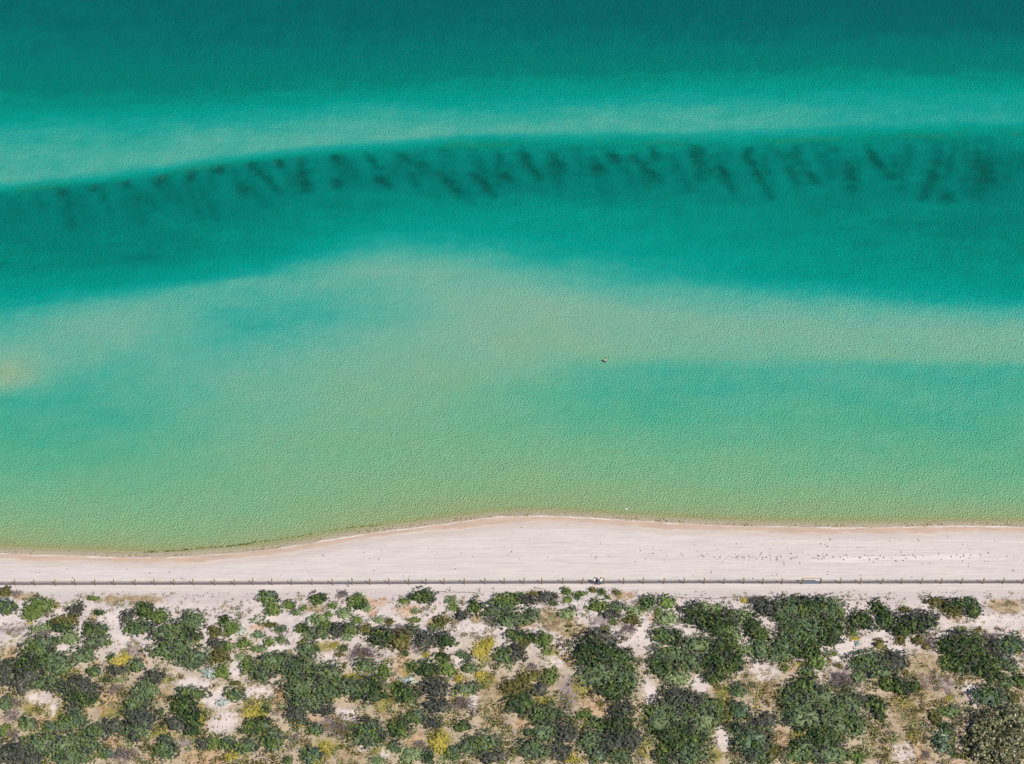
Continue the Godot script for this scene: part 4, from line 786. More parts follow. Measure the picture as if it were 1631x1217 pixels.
func depth_at(z: float) -> float:
	var shoal: float = 0.74 * shoal_x * (exp(-pow((z - SHOAL[0].y) / (6.5 if z < SHOAL[0].y else 2.8), 2.0)) if shoal_x > 0.01 else 0.0)
	var n := row_z.size()
	if z <= row_z[0]:
		return row_d[0] + minf(0.012 * (row_z[0] - z), 3.0)
	if z >= row_z[n - 1]:
		return 0.03
	var k := 0
	while z > row_z[k + 1]:
		k += 1
	var t := clampf((z - row_z[k]) / maxf(row_z[k + 1] - row_z[k], 0.01), 0.0, 1.0)
	# slopes at both ends keep the profile smooth
	var h: float = maxf(row_z[k + 1] - row_z[k], 0.01)
	var m0 := 0.0
	var m1 := 0.0
	if k > 0:
		m0 = slope(k)
	if k < n - 2:
		m1 = slope(k + 1)
	var t2 := t * t
	var t3 := t2 * t
	return maxf(0.03, - shoal + (2 * t3 - 3 * t2 + 1) * row_d[k] + (t3 - 2 * t2 + t) * h * m0 + (-2 * t3 + 3 * t2) * row_d[k + 1] + (t3 - t2) * h * m1)


func slope(k: int) -> float:
	var a: float = (row_d[k] - row_d[k - 1]) / maxf(row_z[k] - row_z[k - 1], 0.01)
	var b: float = (row_d[k + 1] - row_d[k]) / maxf(row_z[k + 1] - row_z[k], 0.01)
	return 0.0 if a * b <= 0.0 else 2.0 * a * b / (a + b)


const OPEN := [[0.3, 176, 182, 146], [0.9, 141, 186, 160], [1.3, 117, 181, 161], [1.7, 78, 174, 158], [2.2, 22, 160, 149], [2.9, 0, 148, 133], [3.3, 0, 139, 126], [3.7, 0, 126, 115], [4.6, 0, 120, 115], [5.4, 0, 103, 104], [7.0, 0, 88, 93]]
const SILTY := [[0.04, 190, 174, 126], [0.3, 166, 172, 118], [0.7, 150, 179, 133], [1.0, 132, 181, 138], [1.3, 113, 179, 140], [1.7, 88, 174, 138], [2.2, 54, 164, 138], [2.9, 0, 142, 128], [7.0, 0, 100, 100]]

func ramp(r: Array, d: float) -> Color:
	var k := 0
	while k < r.size() - 2 and d > r[k + 1][0]:
		k += 1
	var t := clampf((d - r[k][0]) / (r[k + 1][0] - r[k][0]), 0.0, 1.0)
	return Color(lerpf(r[k][1], r[k + 1][1], t), lerpf(r[k][2], r[k + 1][2], t), lerpf(r[k][3], r[k + 1][3], t))


func spread(lo: float, hi: float, step: float, far: Array) -> PackedFloat32Array:   # fine lines where the place is, wide ones out to the horizon
	var a := PackedFloat32Array()
	for k in range(far.size() - 1, -1, -1):
		a.append(lo - far[k])
	var n := int((hi - lo) / step)
	for k in n + 1:
		a.append(lo + k * step)
	return a


func grid(xs: PackedFloat32Array, zs: PackedFloat32Array, keep := PackedByteArray()) -> PackedInt32Array:
	var idx := PackedInt32Array()
	var nx := xs.size()
	for j in zs.size() - 1:
		for i in nx - 1:
			if keep.size() and keep[j * nx + i] == 0:
				continue
			var a := j * nx + i
			idx.append_array([a, a + 1, a + nx, a + 1, a + nx + 1, a + nx])
	return idx


func smooth_normals(v: PackedVector3Array, nx: int, nz: int) -> PackedVector3Array:
	var n := PackedVector3Array()
	n.resize(v.size())
	for j in nz:
		var up := maxi(j - 1, 0) * nx
		var dn := mini(j + 1, nz - 1) * nx
		for i in nx:
			var dx := v[j * nx + mini(i + 1, nx - 1)] - v[j * nx + maxi(i - 1, 0)]
			var dz := v[dn + i] - v[up + i]
			n[j * nx + i] = dz.cross(dx).normalized()
	return n


func seabed() -> void:
	weed_index()
	var xs := spread(-140, 140, 1.6, [60, 250, 900, 2500])
	xs.append_array([200, 390, 1040, 2640])
	var zs := spread(-210, -2, 0.8, [60, 300, 1200, 4000])
	var v := PackedVector3Array()
	var c := PackedColorArray()
	v.resize(xs.size() * zs.size())
	c.resize(v.size())
	for i in xs.size():
		column(xs[i])
		for j in zs.size():
			var d := depth_at(zs[j])
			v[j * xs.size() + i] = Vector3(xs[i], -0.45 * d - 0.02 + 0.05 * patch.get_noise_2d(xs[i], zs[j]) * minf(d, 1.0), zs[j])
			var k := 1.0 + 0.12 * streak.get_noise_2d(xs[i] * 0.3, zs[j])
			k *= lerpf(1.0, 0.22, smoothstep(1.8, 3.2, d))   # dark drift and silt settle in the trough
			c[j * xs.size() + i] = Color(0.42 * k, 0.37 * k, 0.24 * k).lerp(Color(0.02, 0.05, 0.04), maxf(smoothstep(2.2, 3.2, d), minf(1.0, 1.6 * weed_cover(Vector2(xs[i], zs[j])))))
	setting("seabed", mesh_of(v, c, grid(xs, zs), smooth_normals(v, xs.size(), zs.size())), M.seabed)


func weed_cover(p: Vector2) -> float:   # how far seagrass fills the water at p
	var clear := 1.0
	for s in weed_cells.get(Vector2i(int(floor(p.x / 8.0)), int(floor(p.y / 8.0))), []):
		var r: float = s[0]
		var pts: Array = s[1]
		var best := 0.0
		for k in pts.size() - 1:
			var q := Geometry2D.get_closest_point_to_segment(p, pts[k], pts[k + 1])
			var d := (p.distance_to(q) + 0.8 * r * patch.get_noise_2d(p.x * 0.9, p.y * 0.9)) / r
			var along: float = (k + q.distance_to(pts[k]) / pts[k].distance_to(pts[k + 1])) / (pts.size() - 1.0)
			best = maxf(best, exp(-maxf(d, 0.0) * maxf(d, 0.0) * 0.55) * (0.55 + 0.45 * sin(PI * clampf(along * 0.8 + 0.1, 0.0, 1.0))))
		clear *= 1.0 - 0.82 * best * s[2] * clampf(0.9 + 0.7 * patch.get_noise_2d(p.x * 0.35 + 31.0, p.y * 0.35), 0.45, 1.0)
	return 1.0 - clear


func weed_index() -> void:
	for s in SEAGRASS:
		for p in s[1]:
			for i in range(-1, 2):
				for j in range(-1, 2):
					var cell := Vector2i(int(floor(p.x / 8.0)) + i, int(floor(p.y / 8.0)) + j)
					if not s in weed_cells.get_or_add(cell, []):
						weed_cells[cell].append(s)

var weed_cells := {}


func sea() -> void:
	var xs := spread(-140, 140, 0.55, [60, 250, 900, 2500])
	xs.append_array([200, 390, 1040, 2640])
	var zs := spread(-212, -4, 0.55, [60, 300, 1200, 4000])
	var v := PackedVector3Array()
	var c := PackedColorArray()
	var uv := PackedVector2Array()
	v.resize(xs.size() * zs.size())
	c.resize(v.size())
	uv.resize(v.size())
	var nx := xs.size()
	for i in nx:
		var x := xs[i]
		column(x)
		var edge := shore(x)
		for j in zs.size():
			var z := zs[j]
			var d := depth_at(z)
			var cloud := streak.get_noise_2d(x * 0.10, z * 0.28) + 0.5 * streak.get_noise_2d(x * 0.35 + 90.0, z * 0.9)
			d *= 1.0 + lerpf(0.085, 0.04, smoothstep(3.5, 4.8, d)) * cloud + 0.05 * hills.get_noise_2d(x * 2.2, z * 1.1)
			var silt := 1.0 - smoothstep(7.0, 56.0, edge - z + 6.0 * hills.get_noise_2d(x * 0.6, z))
			var col := ramp(OPEN, d).lerp(ramp(SILTY, d), silt)
			# weed drift gathered along the foot of the outer bar
			var drift := exp(-pow((z - lerpf(row_z[5], row_z[6], 0.55) + 0.8 * patch.get_noise_2d(x * 0.3, 4.0)) / 1.2, 2.0)) * smoothstep(-0.35, 0.45, patch.get_noise_2d(x * 0.16, 9.0) + 0.4 * streak.get_noise_2d(x, z))
			col = col.lerp(Color(62, 128, 92), 0.34 * drift)
			var a := 0.30 + 0.67 * (1.0 - exp(-2.2 * d))
			if d > 2.0 and z > -135 and z < -70:
				var w := weed_cover(Vector2(x, z)) * smoothstep(2.9, 3.5, d)
				if w > 0.0:
					a = lerpf(a, 0.36, w)
			var l := lin(col.r, col.g, col.b, 1.25)
			c[j * nx + i] = Color(l.r, l.g, l.b, a)
			var calm := smoothstep(0.0, 5.0, edge - z)
			v[j * nx + i] = Vector3(x, (0.05 * swell.get_noise_2d(x * 0.7 + z * 0.15, z) + 0.02 * patch.get_noise_2d(x, z)) * calm, z)
			uv[j * nx + i] = Vector2(x / 33.0 + z / 240.0, z / 29.0)
	var keep := PackedByteArray()
	keep.resize(v.size())
	for i in nx:
		var last := shore(xs[i]) + 2.5
		for j in zs.size():
			keep[j * nx + i] = 1 if zs[j] < last else 0
	setting("sea", mesh_of(v, c, grid(xs, zs, keep), smooth_normals(v, nx, zs.size()), uv), M.sea)


func foam() -> void:   # the lace of spent ripples along the water's edge
	var s := Shape.new()
	var white := lin(236, 232, 226)
	var x := -95.0
	while x < 95.0:
		var w0 := maxf(0.0, 0.07 + 0.42 * patch.get_noise_2d(x * 0.35, 3.0) + 0.12 * fine.get_noise_2d(x, 7.0))
		if w0 > 0.03:
			var z0 := shore(x) + 0.12 + 0.35 * patch.get_noise_2d(x * 0.4, 40.0)
			var x1 := x + 0.22
			var z1 := shore(x1) + 0.12 + 0.35 * patch.get_noise_2d(x1 * 0.4, 40.0)
			s.quad(Vector3(x, lift(x, z0 - w0 * 0.5), z0 - w0 * 0.5), Vector3(x1, lift(x1, z1 - w0 * 0.5), z1 - w0 * 0.5), Vector3(x1, lift(x1, z1 + w0 * 0.5), z1 + w0 * 0.5), Vector3(x, lift(x, z0 + w0 * 0.5), z0 + w0 * 0.5), white)
		x += 0.22
	setting("sea_foam", built(s), M.foam, "stuff")


func lift(x: float, z: float) -> float:
	return maxf(height(x, z), 0.0) + 0.03


func seagrass() -> void:
	for s in SEAGRASS:
		var pts: Array = s[1]
		var r: float = s[0]
		var mid: Vector2 = (pts[0] + pts[pts.size() - 1]) * 0.5
		var o := Shape.new()
		for k in pts.size() - 1:
			var length: float = pts[k].distance_to(pts[k + 1])
			for n in int(length * r * 34.0 * s[2]) + 14:
				var p: Vector2 = pts[k].lerp(pts[k + 1], rng.randf()) + Vector2(rng.randfn(0, r * 0.95), rng.randfn(0, r * 0.95))
				p += Vector2(1.2 * r * patch.get_noise_2d(p.y * 0.5, 12.0), 0.0)
				column_near(p.x)
				if depth_at(p.y) < 2.5:
					continue
				var bed := -0.45 * depth_at(p.y)
				var root := Vector3(p.x - mid.x, bed, p.y - mid.y)
				var tall := minf(-bed - 0.12, 0.9) * rng.randf_range(0.75, 1.0)
				var lean := Vector3(rng.randfn(0, 0.25), tall, rng.randfn(0, 0.25))
				var side := Vector3(rng.randf_range(-0.3, 0.3), 0, rng.randf_range(-0.3, 0.3))
				o.tri(root - side, root + side, root + lean, Color(0.006, 0.014, 0.010))
				o.tri(root - side * 0.8 + lean * 0.8, root + side * 0.8 + lean * 0.9, root + lean + Vector3(0.1, 0.02, -0.35), Color(0.008, 0.018, 0.012))
		var sort := "faint smoky" if s[2] < 0.99 else "long dark" if pts.size() > 2 else "small dark"
		var m := MeshInstance3D.new()
		m.name = numbered("seagrass_patch")
		m.mesh = built(o)
		m.material_override = M.weed
		m.position = Vector3(mid.x, 0, mid.y)
		add_child(m)
		tag(m, "%s seagrass patch %s" % [sort, where_along(mid, sort)], "seagrass", "dark seagrass patches in the trough")

var last_column := 1e9

func column_near(x: float) -> void:
	var q: float = snappedf(x, 1.0)
	if q != last_column:
		column(q)
		last_column = q


var told := {}

func where_along(p: Vector2, sort: String) -> String:   # tells one patch from the next by its place along the trough
	var along := ["at the far left", "near the left end", "in the trough's left third", "left of the bather", "straight beyond the bather", "in the trough's right third", "near the right end", "at the far right"]
	var k := clampi(int((p.x + 98.0) / 24.5), 0, 7)
	var rank: int = told.get(sort + str(k), 0)
	told[sort + str(k)] = rank + 1
	var order := ["first", "second", "third", "fourth", "fifth", "sixth", "seventh", "eighth", "ninth", "tenth", "eleventh", "twelfth", "thirteenth", "fourteenth", "fifteenth", "sixteenth"]
	return "%s, %s such from the left there" % [along[k], order[mini(rank, 15)]]


# ================================================================ sand
func beach_color(x: float, z: float, s: float) -> Color:
	var n := patch.get_noise_2d(x * 0.5, z * 1.5)
	var f := fine.get_noise_2d(x, z)
	var line := streak.get_noise_2d(x * 0.12, z * 5.0)
	var dry := lin(217, 209, 205)
	var c := dry * (1.0 + 0.13 * line + 0.04 * f + 0.06 * n)
	# damp bands left by the last tides
	var wet_edge := 1.15 + 0.75 * patch.get_noise_2d(x * 0.2, 9.0) + 0.25 * fine.get_noise_2d(x * 0.25, 3.0)
	var wide := 1.0 + 0.8 * exp(-pow((x + 12.0) / 26.0, 2.0))
	var band := smoothstep(-0.2, 0.25, s) * (1.0 - smoothstep(wet_edge - 0.35, wet_edge + 0.6 * wide, s + 0.2 * f + 0.2 * n))
	c = c.lerp(lin(206, 180, 160) * (1.0 + 0.14 * n + 0.08 * line), band * 0.9)
	var damp := smoothstep(wet_edge, wet_edge + 0.3, s) * (1.0 - smoothstep(wet_edge + 0.6 * wide + 0.8 * patch.get_noise_2d(x * 0.15, 31.0), wet_edge + 1.6 * wide, s))
	c = c.lerp(lin(211, 197, 188), damp * (0.7 + 0.5 * line))
	var lip := exp(-pow((s - wet_edge - 0.35 - 0.25 * n) / 0.14, 2.0)) * smoothstep(-0.25, 0.25, patch.get_noise_2d(x * 0.18, 77.0))
	c = c.lerp(lin(232, 220, 204), lip * 0.7)
	# loose pale sand heaped on the upper beach
	for p in PALE_SAND:
		var r := Vector2((x - p.x) / 6.5, (z - p.y) / 0.55).length()
		c = c.lerp(lin(233, 228, 224), 0.75 * (1.0 - smoothstep(0.25, 1.1, r + 0.5 * n)))
	return Color(c.r, c.g, c.b)


const GROUND := {"W": [226, 215, 211], "T": [184, 166, 132], "R": [206, 174, 140], "Y": [166, 156, 90], "L": [158, 144, 142]}

var zone_cells := {}

func dune_color(x: float, z: float) -> Color:
	var n := patch.get_noise_2d(x * 1.3, z * 1.3)
	var f := fine.get_noise_2d(x * 0.8, z * 0.8)
	var h := hills.get_noise_2d(x + 300.0, z)
	var inland := smoothstep(9.0, 24.0, z + 6.0 * h)
	var c := lin(216, 205, 202).lerp(lin(187, 171, 140), inland * 0.85)
	c = c.lerp(lin(160, 138, 134), smoothstep(0.12, 0.42, f + 0.5 * n) * (0.25 + 0.35 * inland) * smoothstep(3.4, 5.5, z + n))
	for q in zone_cells.get(Vector2i(int(floor(x / 4.0)), int(floor(z / 4.0))), []):
		var r := Vector2((x - q[1]) / q[3], (z - q[2]) / q[4]).length()
		var w := 1.0 - smoothstep(0.55, 1.15, r + 0.45 * n + 0.25 * f)
		if w > 0.0:
			var g: Array = GROUND[q[0]]
			var k := 1.0 + 0.18 * f + 0.1 * n
			c = c.lerp(lin(g[0], g[1], g[2]) * (k if q[0] != "W" else 1.0 + 0.07 * f), w * (0.65 if q[0] == "R" else 0.88))
	return Color(c.r, c.g, c.b)


func sand() -> void:
	for q in ZONES:
		for i in range(int(floor((q[1] - q[3] * 1.5) / 4.0)), int(floor((q[1] + q[3] * 1.5) / 4.0)) + 1):
			for j in range(int(floor((q[2] - q[4] * 1.5) / 4.0)), int(floor((q[2] + q[4] * 1.5) / 4.0)) + 1):
				zone_cells.get_or_add(Vector2i(i, j), []).append(q)
	var xs := spread(-98, 98, 0.2, [40, 200, 800, 2500])
	xs.append_array([138, 298, 898, 2598])
	var zs := spread(-26, 42, 0.2, [])
	zs.append_array([60, 120, 400, 1500])
	var nx := xs.size()
	var v := PackedVector3Array()
	var c := PackedColorArray()
	v.resize(nx * zs.size())
	c.resize(v.size())
	for j in zs.size():
		var z := zs[j]
		for i in nx:
			var x := xs[i]
			v[j * nx + i] = Vector3(x, height(x, z), z)
			var s := z - shore(x)
			var edge := 3.1 + 1.0 * patch.get_noise_2d(x * 0.5, 17.0) + 0.5 * hills.get_noise_2d(x, 50.0)
			if s < -1.5:
				c[j * nx + i] = Color(0.42, 0.37, 0.24)
			elif z < edge - 0.5:
				c[j * nx + i] = beach_color(x, z, s)
			elif z < edge + 0.5:
				c[j * nx + i] = beach_color(x, z, s).lerp(dune_color(x, z), z - edge + 0.5)
			else:
				c[j * nx + i] = dune_color(x, z)
	var n := smooth_normals(v, nx, zs.size())
	var is_beach := PackedByteArray()
	var is_dune := PackedByteArray()
	is_beach.resize(v.size())
	is_dune.resize(v.size())
	for i in nx:
		var first := shore(xs[i]) - 3.0
		for j in zs.size():
			is_beach[j * nx + i] = 1 if zs[j] < 3.1 and zs[j] > first else 0
			is_dune[j * nx + i] = 1 if zs[j] >= 3.1 else 0
	for w in [["beach", is_beach], ["dune_ground", is_dune]]:
		var idx := grid(xs, zs, w[1])
		var map := {}
		var vv := PackedVector3Array()
		var cc := PackedColorArray()
		var nn := PackedVector3Array()
		for k in idx.size():
			var at := idx[k]
			if not map.has(at):
				map[at] = vv.size()
				vv.append(v[at])
				cc.append(c[at])
				nn.append(n[at])
			idx[k] = map[at]
		setting(w[0], mesh_of(vv, cc, idx, nn), M.sand)


# ================================================================ the fence
func fence() -> void:
	var f := thing("beach_fence", "long straight fence of timber posts and grey pickets along the beach", "fence", on_ground(POSTS[27]))
	var post := Shape.new()
	post.tube([Vector3(0, -0.4, 0), Vector3(0, 1.42, 0), Vector3(0, 1.47, 0)], [0.085, 0.08, 0.05], 8, Color.WHITE)
	var post_mesh := built(post)
	var span := Shape.new()   # pickets over a width of one metre, stretched to each bay
	var r := RandomNumberGenerator.new()
	r.seed = 5
	for k in 36:
		var x := -0.5 + (k + 0.5) / 36.0
		var y0 := 0.14 + r.randf_range(-0.02, 0.02)
		var y1 := 1.0 + r.randf_range(-0.03, 0.03)
		span.box(Vector3(x - 0.0058, y0, -0.012), Vector3(x + 0.0058, y1, 0.012), Color.WHITE)
	var span_mesh := built(span)
	var strand := Shape.new()
	for y in [0.25, 0.6, 0.95]:
		strand.tube([Vector3(-0.5, y, -0.02), Vector3(0, y - 0.008, -0.02), Vector3(0.5, y, -0.02)], [0.01, 0.01, 0.01], 5, Color.WHITE)
	var strand_mesh := built(strand)
	var gate_left: Vector2 = GATE[0]
	for k in POSTS.size():
		var a := on_ground(POSTS[k]) - f.position
		var o := part("post", post_mesh, M.timber, f)
		o.position = a
		o.rotation = Vector3(rng.randfn(0, 0.03), rng.randf() * 6.0, rng.randfn(0, 0.035))
		if k == POSTS.size() - 1:
			break
		var b := on_ground(POSTS[k + 1]) - f.position
		var mid := (a + b) * 0.5
		var d := b - a
		if absf(POSTS[k].x - gate_left.x) < 0.6:
			gate(f, a, b)
			continue
		var turn := Basis(Vector3(d.x, d.y, d.z), Vector3.UP, Vector3(-d.z, 0, d.x).normalized())
		var p := part("picket_panel", span_mesh, M.picket, f)
		p.transform = Transform3D(turn, mid)
		p.set_meta("kind", "stuff")
		var w := part("wire", strand_mesh, M.wire, f)
		w.transform = Transform3D(turn, mid)


func gate(f: Node3D, a: Vector3, b: Vector3) -> void:
	var g := Node3D.new()
	g.name = "gate"
	f.add_child(g)
	g.position = (a + b) * 0.5
	g.set_meta("label", "gate bay with pale top rail and blue grey boards")
	var half := a.distance_to(b) * 0.5 - 0.1
	var s := Shape.new()
	s.box(Vector3(-half, 1.30, -0.05), Vector3(half, 1.40, 0.05), Color.WHITE)
	part("top_rail", built(s), M.rail, g)
	for k in 3:
		var t := Shape.new()
		t.box(Vector3(-half, 0.12 + k * 0.21, -0.02), Vector3(half, 0.31 + k * 0.21, 0.02), Color.WHITE)
		part("board", built(t), M.board, g)
	for x in [-1.0, 1.0]:
		var u := Shape.new()
		u.box(Vector3(x * half - 0.05, 0.05, -0.04), Vector3(x * half + 0.05, 1.298, 0.04), Color.WHITE)
		part("stile", built(u), M.timber, g)


func old_fence() -> void:   # leftovers of an older fence in the dune foot
	var spots := ["leftmost old stake below the fence", "old stake just right of the leftmost one", "old stake above the leggy light green seedlings", "old stake left of the large smooth thicket", "old stake beside the crest plants left of the spiky one", "thin old stake between two small crest plants", "rightmost tall old stake on bare sand", "short old stake on sand by the large smooth thicket", "short old stake below the fence by the old wire"]
	for k in STAKES.size():
		var s := Shape.new()
		var h := 0.95 if k < 7 else 0.5
		s.tube([Vector3(0, -0.3, 0), Vector3(rng.randfn(0, 0.05), h, rng.randfn(0, 0.05))], [0.06, 0.05], 6, Color(0.16, 0.13, 0.11))
		var o := MeshInstance3D.new()
		o.name = numbered("wooden_stake")
		o.mesh = built(s)
		o.material_override = M.twig
		o.position = on_ground(STAKES[k])
		add_child(o)
		tag(o, spots[k], "stake", "old stakes at the dune foot")
	var told_wire := ["sagging dark wire on the dune edge above the long low thicket", "sagging dark wire across the head of the forking tracks", "sagging dark wire between the lone dome and the two stakes"]
	var k := 0
	for line in [WIRE_A, WIRE_B, WIRE_C]:
		var s := Shape.new()
		var pts := []
		var rad := []
		for q in line.size() - 1:
			for t in 6:
				var p: Vector2 = line[q].lerp(line[q + 1], t / 6.0)
				p.y += 0.12 * fine.get_noise_2d(p.x, 60.0)
				pts.append(on_ground(p) + Vector3(0, 0.07 + 0.05 * fine.get_noise_2d(p.x * 0.7, 20.0), 0))
				rad.append(0.03 + 0.02 * absf(fine.get_noise_2d(p.x * 2.0, 90.0)))
		s.tube(pts, rad, 5, Color(0.09, 0.075, 0.075))
		var o := MeshInstance3D.new()
		o.name = numbered("fence_wire")
		o.mesh = built(s)
		o.material_override = M.twig
		add_child(o)
		tag(o, told_wire[k], "wire", "old wire at the dune foot")
		k += 1


func stick(called: String, label: String, category: String, lines: Array, r0: float, lifted: float, m: Material, col: Color) -> void:
	var o := thing(called, label, category, on_ground(lines[0][0]))
	for line in lines:
		var s := Shape.new()
		var pts := []
		var rad := []
		for q in line.size():
			var p := on_ground(line[q]) - o.position
			pts.append(p + Vector3(0, lifted * sin(PI * (0.15 + 0.7 * q / maxf(line.size() - 1, 1))), 0))
			rad.append(r0 * (1.0 - 0.55 * q / maxf(line.size() - 1, 1)) * (1.0 if line == lines[0] else 0.6))
		s.tube(pts, rad, 7, col)
		part("limb" if line == lines[0] else "twig", built(s), m, o)


func bare_wood() -> void:
	var pale := lin(188, 172, 160)
	stick("driftwood_stick", "thin dark stick lying on sand behind the crest below the fence", "driftwood", [STICK], 0.06, 0.05, M.twig, Color(0.08, 0.07, 0.07))
	stick("dead_branch", "pale bare forked branch on the bottom edge left of centre", "branch", [BRANCH, BRANCH_TWIG, BRANCH_TWIG_B], 0.13, 0.5, M.twig, pale)
	stick("fallen_pole", "pale straight pole lying in dry grass at lower right", "pole", [POLE], 0.10, 0.25, M.twig, lin(200, 175, 140))
	stick("curved_log", "pale curved log on the bottom edge at lower right", "log", [LOG], 0.16, 0.15, M.twig, lin(205, 175, 155))
	stick("dead_tree", "bare grey leaning stems in yellow grass left of the massive dome", "dead tree", [DEAD_TREE], 0.12, 0.9, M.twig, pale)
	stick("dead_fork", "bare pale forked stems right of the round blue green ball", "dead tree", [FORK], 0.11, 0.8, M.twig, pale)


# ================================================================ people and the gull
func field_mesh(bones: Array, grow: float, cell: float, lo_cut := -1e9, hi_cut := 1e9) -> ArrayMesh:
	# bones: [a, b, radius at a, radius at b]; a smooth union, meshed by surface nets
	var lo := Vector3(1e9, 1e9, 1e9)
	var hi := -lo
	for q in bones:
		for e in 2:
			var r: float = q[2 + e] + grow + cell * 2.0
			lo = lo.min(q[e] - Vector3(r, r, r))
			hi = hi.max(q[e] + Vector3(r, r, r))
	lo.y = maxf(lo.y, lo_cut - cell)
	hi.y = minf(hi.y, hi_cut + cell)
	var n := Vector3i(((hi - lo) / cell).ceil()) + Vector3i.ONE
	var f := PackedFloat32Array()
	f.resize(n.x * n.y * n.z)
	for z in n.z:
		for y in n.y:
			for x in n.x:
				var p := lo + Vector3(x, y, z) * cell
				var sum := 0.0
				for q in bones:
					var ab: Vector3 = q[1] - q[0]
					var t := clampf((p - q[0]).dot(ab) / maxf(ab.length_squared(), 1e-6), 0.0, 1.0)
					var d: float = p.distance_to(q[0] + ab * t) - lerpf(q[2], q[3], t) - grow
					sum += exp(-d * 45.0)
				var v := -log(maxf(sum, 1e-30)) / 45.0
				f[(z * n.y + y) * n.x + x] = maxf(v, maxf(lo_cut - p.y, p.y - hi_cut))
	var vert := PackedVector3Array()
	var idx := PackedInt32Array()
	var at := {}
	var corner := [Vector3i(0, 0, 0), Vector3i(1, 0, 0), Vector3i(0, 1, 0), Vector3i(1, 1, 0), Vector3i(0, 0, 1), Vector3i(1, 0, 1), Vector3i(0, 1, 1), Vector3i(1, 1, 1)]
	var edges := [[0, 1], [2, 3], [4, 5], [6, 7], [0, 2], [1, 3], [4, 6], [5, 7], [0, 4], [1, 5], [2, 6], [3, 7]]
	for z in n.z - 1:
		for y in n.y - 1:
			for x in n.x - 1:
				var val := []
				var inside := 0
				for k in corner:
					var w := f[((z + k.z) * n.y + y + k.y) * n.x + x + k.x]
					val.append(w)
					inside += 1 if w < 0.0 else 0
				if inside == 0 or inside == 8:
					continue
				var sum := Vector3.ZERO
				var count := 0
				for e in edges:
					if (val[e[0]] < 0.0) != (val[e[1]] < 0.0):
						sum += Vector3(corner[e[0]]).lerp(Vector3(corner[e[1]]), val[e[0]] / (val[e[0]] - val[e[1]]))
						count += 1
				at[Vector3i(x, y, z)] = vert.size()
				vert.append(lo + (Vector3(x, y, z) + sum / count) * cell)
	for p in at:
		for ax in 3:
			var step := Vector3i.ZERO
			step[ax] = 1
			var u := Vector3i.ZERO
			u[(ax + 1) % 3] = 1
			var w := Vector3i.ZERO
			w[(ax + 2) % 3] = 1
			if not (at.has(p - u) and at.has(p - w) and at.has(p - u - w)):
				continue
			var a := f[(p.z * n.y + p.y) * n.x + p.x]
			var q: Vector3i = p + step
			if q.x >= n.x or q.y >= n.y or q.z >= n.z:
				continue
			var b := f[(q.z * n.y + q.y) * n.x + q.x]
			if (a < 0.0) == (b < 0.0):
				continue
			var r := [at[p - u - w], at[p - w], at[p], at[p - u]]
			if a < 0.0:
				idx.append_array([r[0], r[2], r[1], r[0], r[3], r[2]])
			else:
				idx.append_array([r[0], r[1], r[2], r[0], r[2], r[3]])
	var nor := PackedVector3Array()
	nor.resize(vert.size())
	for k in range(0, idx.size(), 3):
		var c := (vert[idx[k + 2]] - vert[idx[k]]).cross(vert[idx[k + 1]] - vert[idx[k]])
		for e in 3:
			nor[idx[k + e]] += c
	for k in nor.size():
		nor[k] = nor[k].normalized()
	return mesh_of(vert, PackedColorArray(), idx, nor)


